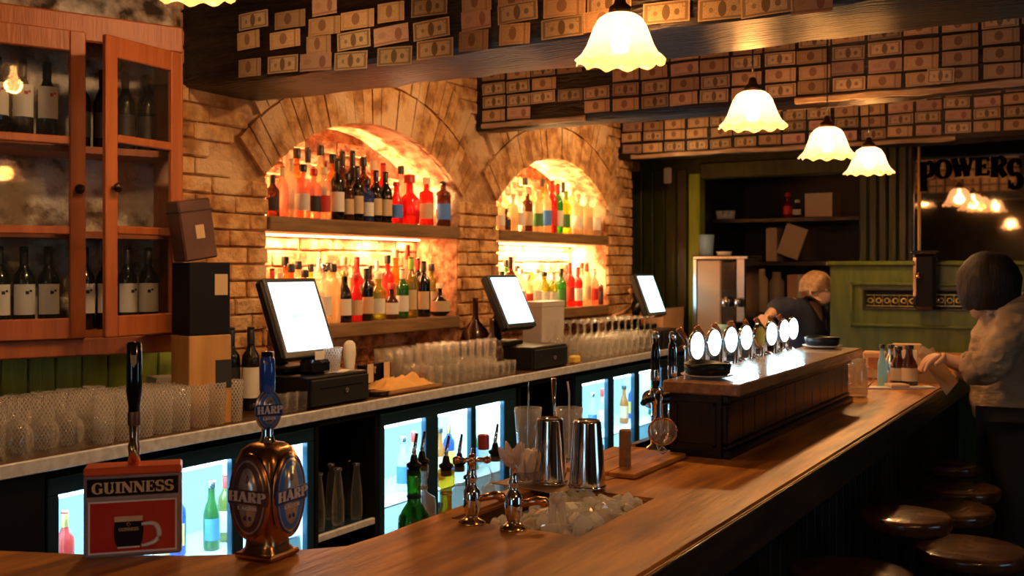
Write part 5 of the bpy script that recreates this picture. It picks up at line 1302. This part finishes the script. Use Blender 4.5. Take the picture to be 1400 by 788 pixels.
# ---- speed-rail bottles behind the inner edge
tag(part('speed_rail', MB().box(X_at(545, 1.33), X_at(700, 1.33), YI+.02, YI+.20, .855, .865, ch=.003).box(X_at(545, 1.33), X_at(700, 1.33), YI+.195, YI+.20, .865, .93).box(X_at(545, 1.33), X_at(700, 1.33), YI+.02, YI+.025, .865, .93), m_steel), 'steel speed rail on the bartender side of the bar', 'rail')
SR = [(566, 593, 'whisky', 'g', 'k', 'n', .034, 'green bottle with dark neck and pourer, leftmost behind the bar edge', 0), (577, 590, 'gin', 'c', 'k', 'y', .032, 'clear bottle with yellow neck band and pourer beside the green one', .075),
      (610, 596, 'squat', 'y', 'k', 'n', .036, 'wide clear bottle of golden spirit with pourer', 0), (628, 594, 'gin', 'c', 'k', 'u', .032, 'clear bottle with red and white neck band and pourer', .075), (643, 613, 'gin', 'c', 'k', 'w', .030, 'shorter clear bottle with pourer behind the cross-head tap', 0),
      (661, 596, 'whisky', 'c', 'r', 'w', .028, 'clear bottle with red cap and red and white neck band', .075), (677, 580, 'gin', 'c', 'k', 'y', .034, 'clear bottle with pourer, rightmost behind the bar edge', 0)]
for i, (px, tp, kind, g, c_, l, r_, lab, dy) in enumerate(SR):
    y = YI+.072+dy; x = X_at(px, y); pour = c_ == 'k'
    top = Z_at(tp, x, y) - (.075 if pour else 0); h = top-.866
    bottle(kind, x, y, .866, h, r_, GM[g], (None if pour else CM[c_]), LM[l], lab, None, pourer=pour, lm2={0: LM['k'], 1: LM['y'], 2: LM['y'], 3: LM['r'], 4: None, 5: LM['r'], 6: None}[i], rz=YAW-PI/2)

# ================================================================ NEAR BEER TAPS
def facing(p): return math.atan2(p.y, p.x)-PI/2    # local -y looks at the camera side
gp = PZ(182, 762, ZB)
G = thing('stout_tap', 'red beer tap box lettered GUINNESS with a tall black handle', 'beer tap', (gp.x, gp.y, ZB+.001), YAW-PI/2+R(16))
gd = dep(gp.x, gp.y); k_ = gd/F
bw, bh = 127*k_, 120*k_; 
m_lil = mat('lilac_edge', (.42, .40, .50), .25, .5); m_redp = mat('tap_red', (.50, .006, .015), .25, coat=.5); m_redt = mat('tap_orange', (.80, .13, .04), .3)
part('case', MB().box(-bw/2, bw/2, 0, .05, 0, bh-.008, ch=.004), m_lil, G)
part('top_plate', MB().box(-bw/2, bw/2, -.003, .054, bh-.010, bh+.004, ch=.003), m_redt, G)
part('name_plate', MB().box(-bw/2+.006, bw/2-.006, -.003, .0, bh-.045, bh-.015), m_black, G)
part('name', lettering('GUINNESS', .019, bw-.028, .25, .085, .0012), flat('letter_cream', (.70, .55, .33)), G, (0, -.0032, bh-.040))
fr_ = part('red_panel', MB().box(-bw/2+.010, bw/2-.010, -.003, .0, .010, bh-.055), m_redp, G)
wf_ = MB(); x_, z0_, z1_ = bw/2-.008, .008, bh-.053
for (a, b, c, d) in ((-x_, x_, z0_, z0_+.003), (-x_, x_, z1_-.003, z1_), (-x_, -x_+.003, z0_+.003, z1_-.003), (x_-.003, x_, z0_+.003, z1_-.003)): wf_.box(a, b, -.0045, -.002, c, d)
part('white_border', wf_, mat('border_white', (.75, .70, .78), .4), G)
pn = part('pint_emblem', MB().add([(x, -.0040, z) for x, z in [(-.030, .062), (-.031, .045), (-.030, .030), (-.025, .018), (.011, .018), (.016, .030), (.017, .045), (.016, .062)]] + [(x, -.003, z) for x, z in [(-.030, .062), (-.031, .045), (-.030, .030), (-.025, .018), (.011, .018), (.016, .030), (.017, .045), (.016, .062)]],
   [tuple(range(8)), tuple(range(15, 7, -1))] + [(i, (i+1) % 8, 8+(i+1) % 8, 8+i) for i in range(8)]), m_black, G)
part('pint_head', MB().box(-.030, .016, -.0046, -.0035, .062, .071), flat('head_cream', (.72, .52, .30)), pn)
m_wh = mat('mug_white', (.72, .72, .75), .4)
part('pint_handle', MB().tube([(.014+.029*math.sin(PI*i/16)**.8, -.004, .056+.008*math.sin(PI*i/8)*(1 if i < 8 else .4)-.037*i/16) for i in range(17)], [.0028+.0016*math.sin(PI*i/16) for i in range(17)], 8).box(-.025, .011, -.0046, -.0036, .0165, .019), m_wh, pn)
part('pint_name', lettering('GUINNESS', .0055, .032, .24, .1, .0008), flat('letter_gold', (.55, .38, .18)), pn, (-.007, -.0042, .046))
part('pint_harp', MB().tube([(-.010, -.0045, .058), (-.007, -.0045, .060), (-.004, -.0045, .057), (-.007, -.0045, .053), (-.010, -.0045, .058)], .0007, 5), flat('letter_gold', (.55, .38, .18)), pn)
hz = (762-470)*k_; sz_ = (762-582)*k_
part('stem', MB().lathe([(.008, bh+.002), (.011, bh+.006), (.009, bh+.02), (.011, bh+.035), (.008, bh+.045), (.0095, sz_)], 18, Matrix.Translation((0, .025, 0))), m_copper, G)
part('lever', MB().tube([(.004, .012, bh+.01), (-.004, .010, bh+.035), (-.002, .016, bh+.05)], [.006, .005, .004], 8), m_brass, G)
hd_ = part('handle', MB().lathe([(.0085, sz_-.01), (.0095, sz_), (.010, sz_+.03), (.0135, sz_+.055), (.0130, hz-.004), (.0105, hz), (0, hz+.001)], 24, Matrix.Translation((0, .025, 0))), m_black_gl, G)
part('collar', MB().lathe([(.0105, sz_-.004), (.011, sz_+.002), (.011, sz_+.016), (.0105, sz_+.02)], 20, Matrix.Translation((0, .025, 0))), mat('dull_copper', (.25, .12, .08), .4, .8), G)
part('crest', MB().add([(-.005, .0115, hz-.022), (.005, .0115, hz-.022), (.005, .0115, hz-.036), (0, .0115, hz-.044), (-.005, .0115, hz-.036)], [(0, 1, 2, 3, 4)]), mat('crest_gold', (.75, .65, .45), .3, .6), hd_)

hp_ = PZ(359, 768, ZB); hp_.x += .035*cc; hp_.y += .035*ss
Hh = thing('lager_tap', 'bronze beer tap housing with oval HARP badges and a blue handle', 'beer tap', (hp_.x, hp_.y, ZB+.001), YAW-PI/2+R(19))
k_ = dep(hp_.x, hp_.y)/F
hb_ = (768-612)*k_
m_brz = mat('bronze', (.42, .20, .075), .25, 1, col2=(.60, .34, .15), nscale=6)
# square body turned edge-on, four faces bulging towards the oval badges
def sq_ring(half, z, n=10, rnd=.25):
    pts = []
    for i in range(4*n):
        a = 2*PI*(i+.5)/(4*n); c, s = math.cos(a), math.sin(a); p_ = 5.0
        r_ = half/((abs(c)**p_+abs(s)**p_)**(1/p_)); pts.append((r_*c, r_*s, z))
    return pts
levels = [(.036, 0), (.038, .004), (.036, .012), (.031, .018), (.029, .034), (.031, .045), (.038, .060), (.0445, .085), (.047, .11), (.0465, .135), (.043, hb_-.03), (.036, hb_-.012), (.024, hb_-.003), (.010, hb_)]
vs = []; 
for h_, z in levels: vs += sq_ring(h_, z)
m4 = 40; fs = [(j*m4+i, j*m4+(i+1) % m4, (j+1)*m4+(i+1) % m4, (j+1)*m4+i) for j in range(len(levels)-1) for i in range(m4)] + [tuple(range(m4))[::-1], tuple((len(levels)-1)*m4+i for i in range(m4))]
M45 = Matrix.Rotation(PI/4, 4, 'Z')
part('housing', MB().add(vs, fs, True, M45), m_brz, Hh)
part('foot_plate', MB().box(-.040, .040, -.040, .040, 0, .010, M45, ch=.003), m_brz, Hh)
def oval(mb, rx, rz, y0, y1, seg=36):
    mb.lathe([(rx, -y0), (rx*.985, -y1), (0, -y1)], seg, Matrix.Rotation(-PI/2, 4, 'X') , True, 1, rz/rx); return mb
m_hblue = mat('harp_blue', (.02, .05, .22), .25, coat=.5); m_hblue2 = mat('harp_blue_field', (.05, .20, .60), .25); m_hbr = mat('harp_brown', (.10, .05, .06), .3); m_silver = mat('badge_silver', (.62, .58, .56), .25, .6)  # the second blue is the lighter badge field
def badge(parent, loc, rot, rx, rz, dark, txt=.017, yy=0):
    b = part('badge', oval(MB(), rx, rz, yy, yy+.004), m_brz if dark is not None else m_silver, parent, loc, rot)
    # layers proud of each other towards -y
    def lay(nm, rx_, rz_, d, m): return part(nm, oval(MB(), rx_, rz_, .0, d), m, b)
    lay('badge_ring', rx*.90, rz*.92, yy+.0050, m_hblue if not dark else m_hbr)
    lay('badge_line', rx*.82, rz*.86, yy+.0056, m_silver); lay('badge_field', rx*.77, rz*.81, yy+.0062, m_hblue2 if not dark else m_hbr)
    lay('badge_centre', rx*.48, rz*.68, yy+.0068, m_silver)
    part('name_band', MB().box(-rx*.98, rx*.98, -(yy+.0085), -(yy+.004), -txt*.75, txt*.75, ch=.0015), m_hblue if not dark else m_hbr, b)
    part('name', lettering('HARP', txt, rx*1.8, .27, .10, .0012), mat('letter_silver', (.82, .78, .74), .3, .2), b, (0, -(yy+.0086), -txt*.42))
    part('under_name', lettering('LAGER', txt*.32, rx*.95, .25, .12, .0008), mat('letter_silver', (.82, .78, .74), .3, .2), b, (0, -(yy+.0070), -txt*1.25))
    for s_ in (-1, 1): part('hop', MB().lathe([(0, 0), (rx*.09, 0), (0, .001)], 10, Matrix.Translation((s_*rx*.12, -(yy+.0070), -rz*.48)) @ Matrix.Rotation(PI/2, 4, 'X')), m_hblue, b)
    part('harp_mark', MB().tube([(-.003, -(yy+.0075), rz*.36), (.001, -(yy+.0075), rz*.50), (.004, -(yy+.0075), rz*.42), (0, -(yy+.0075), rz*.33), (-.003, -(yy+.0075), rz*.36)], .0007, 5), m_hblue, b)
    return b
zc2 = .110
for s_, dk in ((-1, True), (1, False)):
    rz_ = s_*PI/4
    n_ = Vector((math.sin(rz_), -math.cos(rz_), 0))
    badge(Hh, (n_.x*.0455, n_.y*.0455, zc2), (0, 0, rz_), .043, .074, dk)
part('neck', MB().lathe([(.016, hb_-.004), (.012, hb_+.004), (.010, hb_+.012), (.010, (768-590)*k_)], 18), m_chrome, Hh)
zbd = (768-569)*k_
bd = part('top_badge_stem', MB().box(-.012, .012, -.004, .004, zbd-.03, zbd+.03, ch=.003), m_chrome, Hh, None, (0, 0, R(12)))
badge(bd, (0, -.004, zbd), (0, 0, 0), .024, .036, None, .013)
hh_ = part('handle', MB().lathe([(.010, zbd+.028), (.0135, zbd+.035), (.0140, (768-512)*k_), (.0125, (768-500)*k_), (.0105, (768-496)*k_), (.009, (768-494)*k_), (0, (768-493)*k_)], 24), mat('blue_handle', (.02, .10, .55), .15, coat=1), Hh)
part('handle_cap', MB().lathe([(.0108, (768-500)*k_), (.0108, (768-490)*k_), (0, (768-489)*k_)], 20), m_black_gl, Hh)

# ================================================================ CUSTOMER END
def zthing(px, py): p = PZ(px, py, ZB); return p
p = zthing(1171, 543); p.y = max(p.y, YF+.05)
j = thing('mason_jar', 'clear handled mason jar at the far end of raised counter', 'jar', (p.x, min(p.y, RY0+.1), ZB+.001)); hj = 52*dep(p.x, p.y)/F
if p.x < RX1+.06: j.location.x = RX1+.09
part('glass_body', MB().lathe([(0, .003), (.038, 0), (.042, .01), (.042, hj*.75), (.034, hj*.86), (.034, hj), (.031, hj), (.031, hj*.86), (.039, hj*.74), (.039, .012), (0, .01)], 20), glass('jar_glass', (.9, .85, .75), .3, (.75, .6, .4), .25), j)
part('handle', MB().tube([(.040*ss, -.04*cc, hj*.75), (.062*ss, -.062*cc, hj*.7), (.066*ss, -.066*cc, hj*.4), (.042*ss, -.042*cc, hj*.25)], .005, 8), glass('jar_glass'), j)
items = [
 ('napkin_box', 1196, 512, 4.75, (.10, .10, .12), m_card, 'tan napkin dispenser beside the mason jar', 'dispenser'),
 ('menu_stand', 1240, 505, 4.85, (.02, .13, .15), LM['t'], 'upright cream menu cards behind the condiment bottles', 'menu')]
for nm_, px, py, d, (a, b, c), m_, lab, cat in items:
    q = CF(px, 400, d); t = thing(nm_, lab, cat, (q.x, q.y, ZB+.001), R(10))
    part('body', MB().box(-a/2, a/2, -b/2, b/2, 0, c, ch=.006), m_, t)
    part('insert', MB().box(-a/2-.004, a/2+.004, -b/2+.02, b/2-.02, c*.35, c*.8, ch=.003), m_copper if nm_ == 'napkin_box' else LM['w'], t)
for i, (px, d, h, r_, m_, lab) in enumerate(((1206, 4.42, .175, .020, glass('pale_blue_glass', (.6, .9, 1), .5, (.35, .7, .85), .2), 'slim pale blue bottle among the condiments'), (1218, 4.55, .165, .028, m_steel, 'steel shaker among the condiments'), (1228, 4.45, .165, .032, g_brown, 'dark sauce bottle, left of the dark pair'), (1243, 4.42, .172, .034, g_brown, 'dark sauce bottle, right of the dark pair'))):  # pale blue glass for the slim bottle
    q = CF(px, 400, d); bottle('slim', q.x, q.y, ZB+.001, h, r_, m_, CM['k'], LM['t'] if i > 1 else None, lab, None)
q = CF(1243, 400, 4.38)
sa = thing('side_plate', 'long pale paper slip and spoon at the customers end of the bar', 'paper', (4.55, .86, ZB+.001), R(-55))
part('sheet', MB().box(-.17, .17, -.03, .03, 0, .006), LM['w'], sa)
part('fold', MB().box(-.02, .06, -.035, .035, .006, .018, ch=.003), LM['t'], sa)
q = CF(1268, 400, 4.62)
st_ = thing('napkin_stack', 'stack of cream napkins at the customers end of the bar', 'napkins', (q.x, max(q.y, YF+.10), ZB+.001), R(20))
for i in range(9): part('napkin', MB().box(-.075, .075, -.09, .09, i*.0065, i*.0065+.0045, Matrix.Rotation(random.uniform(-.06, .06), 4, 'Z')), LM['t'], st_)

# ---- stools
def stool(px, py, zs, r_, label):
    d = F*(CAM_H-zs)/(py-366); p = CF(px, py, d)
    t = thing('bar_stool', label, 'stool', (p.x, p.y, .009))
    m_seat = wood('seat_wood', (.035, .012, .004), (.09, .034, .010), 3, (1, 8, 8), .22, .08, coat=.4)
    part('seat', MB().lathe([(0, zs-.045), (r_*.9, zs-.045), (r_*.98, zs-.03), (r_, zs-.012), (r_*.97, zs-.002), (r_*.9, zs), (0, zs-.004)], 36), m_seat, t)
    part('column', MB().lathe([(.02, .03), (.022, .1), (.022, zs-.08), (.05, zs-.046)], 16), m_black, t)
    part('base', MB().lathe([(0, 0), (.17, 0), (.17, .012), (.06, .03), (.02, .04), (0, .04)], 30), m_black, t)
    part('foot_ring', MB().tube([(.12*math.cos(a*PI/10), .12*math.sin(a*PI/10), .30) for a in range(21)], .009, 6).tube([(-.12, 0, .3), (.12, 0, .3)], .007, 6), m_black, t)
stool(1163, 786, .78, .155, 'round wooden bar stool nearest the camera, cut by the bottom edge')
stool(1323, 752, .72, .165, 'round dark bar stool at the lower right corner')
stool(1238, 707, .85, .125, 'small higher bar stool with shiny seat, between nearest and third')
stool(1290, 696, .72, .165, 'round bar stool behind the small higher one')
stool(1310, 668, .72, .15, 'fourth round bar stool back, dim, before the woman')
stool(1300, 636, .72, .13, 'farthest round bar stool, nearly lost in the dark')

# ================================================================ PEOPLE
def skin_obj(name, chains, m, parent=None, sub=2):
    """chains: list of (list of (Vector, radius or (rx, ry)), attach index or None); joints shared by position"""
    bm = bmesh.new(); lay = bm.verts.layers.skin.verify(); vmap = {}
    for ch in chains:
        prev = None
        for k, (p, r_) in enumerate(ch):
            key = tuple(round(c, 4) for c in p)
            if key in vmap: v = vmap[key]
            else:
                v = bm.verts.new(p); vmap[key] = v
                v[lay].radius = (r_, r_) if not isinstance(r_, tuple) else r_
            if prev and prev != v and not bm.edges.get((prev, v)): bm.edges.new((prev, v))
            prev = v
    # one root per island
    seen = set()
    for v in bm.verts:
        if v in seen: continue
        v[lay].use_root = True; st = [v]
        while st:
            u = st.pop()
            if u in seen: continue
            seen.add(u); st += [e.other_vert(u) for e in u.link_edges]
    me = bpy.data.meshes.new(name); bm.to_mesh(me); bm.free()
    o = link(name, me, m, parent)
    s_ = o.modifiers.new('skin', 'SKIN'); s_.use_smooth_shade = True; s_.branch_smoothing = .6
    b = o.modifiers.new('sub', 'SUBSURF'); b.levels = sub; b.render_levels = sub
    return o
m_skin = mat('skin', (.62, .34, .22), .5, bump=.05)
m_skin2 = mat('skin_fair', (.75, .46, .32), .5)
def hand(c, dirv, up, side=1, s=1.0):
    """palm centre c, fingers along dirv; returns chains for palm and five fingers"""
    dirv = dirv.normalized(); sd = dirv.cross(up).normalized()*side; up = sd.cross(dirv).normalized()*side
    ch = []
    for k, (o_, ln_) in enumerate(((-.030, .058), (-.010, .068), (.011, .064), (.030, .050))):
        b = c + sd*o_*s + dirv*.02*s; a = b + dirv*ln_*.5*s - up*.012*s; e = a + dirv*ln_*.35*s - up*.026*s
        ch.append([(c + sd*o_*.5*s - dirv*.02*s, .014*s), (b, .0105*s), (a, .009*s), (e, .007*s)])
    ch.append([(c - dirv*.035*s, .013*s), (c - sd*.04*s - dirv*.005*s - up*.01*s, .011*s), (c - sd*.045*s + dirv*.03*s - up*.022*s, .009*s)])
    return ch
W_ = thing('person', 'woman with short dark hair and beige hooded jacket handling papers at bar', 'person', (0, 0, 0))
def w3(px, py, d): return CF(px, py, d)
hip = w3(1388, 585, 4.50); waist = w3(1384, 535, 4.50); chest = w3(1382, 465, 4.50); neck = w3(1366, 420, 4.50); nk2 = w3(1356, 405, 4.49); head = w3(1348, 388, 4.48); crown = w3(1347, 371, 4.48)
lsh = w3(1386, 440, 4.34); lel = w3(1352, 505, 4.27); lwr = w3(1304, 494, 4.33); lha = w3(1286, 488, 4.35)
rsh = w3(1380, 438, 4.66); rel = w3(1350, 512, 4.74); rwr = w3(1308, 500, 4.66); rha = w3(1290, 494, 4.62)
lhip = w3(1388, 598, 4.41); rhip = w3(1388, 598, 4.59)
def ground(p, z): q = p.copy(); q.z = z; return q
lkn = ground(w3(1384, 600, 4.40), .48); rkn = ground(w3(1392, 600, 4.60), .48); lan = ground(w3(1390, 600, 4.40), .10); ran = ground(w3(1398, 600, 4.62), .10)
fw = Vector((-ss, cc, 0))
ltoe = lan + fw*.14; ltoe.z = .04; rtoe = ran + fw*.14; rtoe.z = .04
nose = head + (fw*.75+Vector((cc, ss, 0))*.65).normalized()*.098 + Vector((0, 0, -.015)); chin = head + (fw*.75+Vector((cc, ss, 0))*.65).normalized()*.060 + Vector((0, 0, -.085))
body = [[(hip, .13), (waist, .115), (chest, .125), (neck, .06), (nk2, .050), (head, .088), (crown, .075)], [(head, .088), (head+(fw*.75+Vector((cc, ss, 0))*.65).normalized()*.05+Vector((0, 0, -.03)), .06), (chin, .032)], [(head+(fw*.75+Vector((cc, ss, 0))*.65).normalized()*.05+Vector((0, 0, -.03)), .06), (nose, .012)],
        [(chest, .125), (lsh, .06), (lel, .042), (lwr, .026), (lha, .022)], [(chest, .125), (rsh, .06), (rel, .042), (rwr, .026), (rha, .022)],
        [(hip, .13), (lhip, .09), (lkn, .055), (lan, .035), (ltoe, .03)], [(hip, .13), (rhip, .09), (rkn, .055), (ran, .035), (rtoe, .03)]]
up_ = Vector((0, 0, 1))
body += hand(lha+fw*.02, fw*.8+Vector((0, 0, -.25)), up_, 1, 1.05) + hand(rha+fw*.02, fw*.8+Vector((0, 0, -.3)), up_, -1, 1.05)
skin_obj('body', body, m_skin, W_)
m_jkt = mat('jacket', (.27, .175, .10), .9, col2=(.38, .27, .165), nscale=5, bump=1.0, bscale=11, stretch=(1, 1, 2.2))
jd = lambda p, dz=0, df=0: p + Vector((0, 0, dz)) + fw*df
hem = jd(w3(1388, 596, 4.50), 0, .0)
jk = [[(hem, .215), (jd(waist), .200), (jd(chest), .192), (jd(neck, -.03), .115), (jd(neck, .02), .085)], [(jd(chest), .192), (jd(lsh), .090), (jd(lel), .088), (jd((lel+lwr)/2), .070), (jd(lwr, 0, -.02), .050)], [(jd(chest), .192), (jd(rsh), .09), (jd(rel), .088), (jd((rel+rwr)/2), .070), (jd(rwr, 0, -.02), .050)]]
jo = skin_obj('jacket', jk, m_jkt, W_, 4)
tx = bpy.data.textures.new('folds', 'CLOUDS'); tx.noise_scale = .085
dm = jo.modifiers.new('folds', 'DISPLACE'); dm.texture = tx; dm.strength = .05; dm.mid_level = .5; dm.texture_coords = 'LOCAL'
hc = jd(neck, .005, -.02); vr = Vector((cc, ss, 0))
skin_obj('collar', [[(hc+Vector((0, 0, -.03)), .105), (hc+Vector((0, 0, .035)), .085)]], m_jkt, W_)
ho = skin_obj('hood', [[(hc-vr*.115+fw*.09+Vector((0, 0, -.04)), .035), (hc-vr*.12+Vector((0, 0, .0)), .055), (hc-vr*.085-fw*.10+Vector((0, 0, .01)), .07), (hc-fw*.145+Vector((0, 0, -.02)), .095), (hc+vr*.085-fw*.10+Vector((0, 0, .01)), .07), (hc+vr*.12, .055), (hc+vr*.115+fw*.09+Vector((0, 0, -.04)), .035)], [(hc-fw*.145+Vector((0, 0, -.02)), .085), (hc-fw*.16+Vector((0, 0, -.10)), .06)]], m_jkt, W_)
for a_, b_ in ((lel, lwr), (rel, rwr)):
    dd_ = (b_-a_).normalized(); skin_obj('cuff', [[(b_-dd_*.055, .057), (b_-dd_*.02, .054)]], mat('jacket_rib', (.20, .125, .07), .95), W_, 1)
skin_obj('trousers', [[(hip, .15), (lhip, .11), (lkn, .080), (lan, .065)], [(hip, .15), (rhip, .11), (rkn, .080), (ran, .065)]], mat('dark_cloth', (.012, .010, .012), .8), W_)
for a, b in ((lan, ltoe), (ran, rtoe)): skin_obj('shoe', [[(a+Vector((0, 0, -.045)), .05), (b, .04)]], mat('shoe', (.02, .015, .012), .5), W_, 1)
m_hair = mat('dark_hair', (.006, .004, .003), .6, col2=(.016, .009, .006), nscale=30, bump=.35, bscale=90, stretch=(1, 1, .15), spec=.25)
def hair_cap(name, c, rx, ry, rz, m, parent, face, cut=-.35, lock=.008, seg=40, shag=.02, zmin=-.9):
    """shell of hair round a head: open on the face side"""
    fa = math.atan2(face.y, face.x); vs = []; n = 22
    for j in range(n+1):
        ph = PI/2 - (PI/2+.75)*j/n
        for i in range(seg):
            a = 2*PI*i/seg; da = math.cos(a-fa)
            x_, y_, z_ = math.cos(ph)*math.cos(a), math.cos(ph)*math.sin(a), math.sin(ph)
            k = 1+lock*math.sin(i*3.1+j*.4)+.05*noise.noise(Vector((x_*3, y_*3, z_*3)))
            if z_ < -.1 and da > .8: k *= .92
            zz = z_
            if z_ < 0: k *= 1+.12*min(1, -z_*1.5)
            if z_ < 0: zz = z_*1.15+shag*math.sin(i*2.3)
            vs.append((c.x+x_*rx*k, c.y+y_*ry*k, c.z+max(zz, zmin)*rz*k))
    fs = [(j*seg+i, j*seg+(i+1) % seg, (j+1)*seg+(i+1) % seg, (j+1)*seg+i) for j in range(n) for i in range(seg)]
    return part(name, MB().add(vs, fs, True), m, parent)
fwh = (fw*.75+Vector((cc, ss, 0))*.65).normalized()
hair_cap('hair', head+Vector((0, 0, .006))-fwh*.010, .128, .128, .132, m_hair, W_, fwh, zmin=-1.15)
for s_ in (-1, 1):
    e = head + fwh*.088 + Vector((-fwh.y, fwh.x, 0))*.03*s_ + Vector((0, 0, .005))
    part('eye', MB().lathe([(0, -.011), (.008, -.008), (.011, 0), (.008, .008), (0, .011)], 12, Matrix.Translation(e)), flat('eye', (.5, .45, .4), .2), W_)
# the paper she holds
ph = thing('paper_sheet', 'tan paper sheet held by the woman over the bar end', 'paper', (0, 0, 0))
pp_ = [w3(1256, 486, 4.40), w3(1276, 476, 4.47), w3(1310, 522, 4.42), w3(1294, 541, 4.36)]
vs = [tuple(p) for p in pp_] + [tuple(p+Vector((.002, .002, .002))) for p in pp_]
part('sheet', MB().add(vs, [(0, 1, 2, 3), (7, 6, 5, 4), (0, 4, 5, 1), (1, 5, 6, 2), (2, 6, 7, 3), (3, 7, 4, 0)]), flat('kraft', (.52, .34, .18), .8), ph)
pq = [w3(1254, 488, 4.40), w3(1262, 474, 4.44), w3(1285, 486, 4.45), w3(1280, 503, 4.41)]
vs = [tuple(p) for p in pq] + [tuple(p+Vector((.002, .002, .002))) for p in pq]
part('folded_half', MB().add(vs, [(0, 1, 2, 3), (7, 6, 5, 4), (0, 4, 5, 1), (1, 5, 6, 2), (2, 6, 7, 3), (3, 7, 4, 0)]), flat('kraft_light', (.66, .47, .28), .8), ph)

# ---- bartender bending at the far end
B_ = thing('person', 'fair-haired bartender in dark clothes bending over behind the taps', 'person', (0, 0, 0))
D = 6.95
bh_ = w3(1119, 397, D-.10); bcr = w3(1117, 388, D-.1); bnk = w3(1108, 418, D); bch = w3(1096, 440, D+.05); bwa = w3(1100, 492, D+.12); bhp = ground(w3(1108, 492, D+.18), .92)
bls = w3(1082, 416, D-.14); ble = w3(1064, 420, D-.22); blw = w3(1054, 429, D-.30); blh = w3(1047, 433, D-.33)
brs = w3(1118, 420, D+.20); bre = w3(1120, 460, D+.16); brw = w3(1098, 486, D+.0); brh = w3(1090, 496, D-.05)
fb = Vector((ss, -cc, 0))*.5 + Vector((-cc, -ss, 0))*.6; fb.normalize()
off = Vector((cc, ss, 0))*.10
bl_k = ground(bhp+off, .48); br_k = ground(bhp-off, .48); bl_a = ground(bhp+off, .1); br_a = ground(bhp-off, .1)
bod = [[(bhp, .13), (bwa, .13), (bch, .135), (bnk, .06), (bh_+Vector((0, 0, -.03)), .07), (bh_, .084), (bcr, .07)], [(bh_, .084), (bh_+fb*.05+Vector((0, 0, -.05)), .052), (bh_+fb*.065+Vector((0, 0, -.095)), .03)], [(bh_+fb*.05+Vector((0, 0, -.05)), .052), (bh_+fb*.105+Vector((0, 0, -.035)), .012)],
       [(bch, .135), (bls, .062), (ble, .046), (blw, .032), (blh, .026)], [(bch, .135), (brs, .06), (bre, .045), (brw, .03), (brh, .024)],
       [(bhp, .13), (bhp+off+Vector((0, 0, -.06)), .09), (bl_k, .06), (bl_a, .04), (bl_a+fb*.14-Vector((0, 0, .05)), .03)], [(bhp, .13), (bhp-off+Vector((0, 0, -.06)), .09), (br_k, .06), (br_a, .04), (br_a+fb*.14-Vector((0, 0, .05)), .03)]]
bod += hand(blh+(blh-blw).normalized()*.02, (blh-blw)+Vector((0, 0, -.03)), up_, 1, 1.15) + hand(brh, (brh-brw)+Vector((0, 0, -.02)), up_, -1, 1.1)
skin_obj('body', bod, m_skin2, B_)
m_navy = mat('navy_shirt', (.018, .024, .055), .8, col2=(.03, .042, .09), nscale=12)
skin_obj('shirt', [[(bhp+Vector((0, 0, .02)), .165), (bwa, .165), (bch, .17), (bnk+Vector((0, 0, -.03)), .09)], [(bch, .17), (bls, .100), (ble, .080), (blw, .050)], [(bch, .17), (brs, .100), (bre, .080), (brw, .050)]], m_navy, B_)
skin_obj('trousers', [[(bhp, .155), (bhp+off+Vector((0, 0, -.06)), .11), (bl_k, .08), (bl_a, .065)], [(bhp, .155), (bhp-off+Vector((0, 0, -.06)), .11), (br_k, .08), (br_a, .065)]], mat('dark_cloth', (.012, .010, .012), .8), B_)
hair_cap('hair', bh_+Vector((0, 0, .028))-fb*.02, .104, .104, .100, mat('fair_hair', (.42, .24, .11), .6, col2=(.62, .42, .24), nscale=30, bump=.5, bscale=60), B_, fb, zmin=-.35, shag=0)
for s_ in (-1, 1):
    sd_ = Vector((-fb.y, fb.x, 0))
    part('ear', MB().lathe([(0, -.008), (.018, -.006), (.022, 0), (.016, .006), (0, .008)], 12, Matrix.Translation(bh_+sd_*.086*s_+Vector((0, 0, -.01))) @ Matrix.Rotation(PI/2, 4, 'X'), sy=1.4), m_skin2, B_)
    part('eye', MB().lathe([(0, -.010), (.007, -.007), (.010, 0), (.007, .007), (0, .010)], 12, Matrix.Translation(bh_+fb*.082+sd_*.03*s_)), flat('eye', (.5, .45, .4), .2), B_)
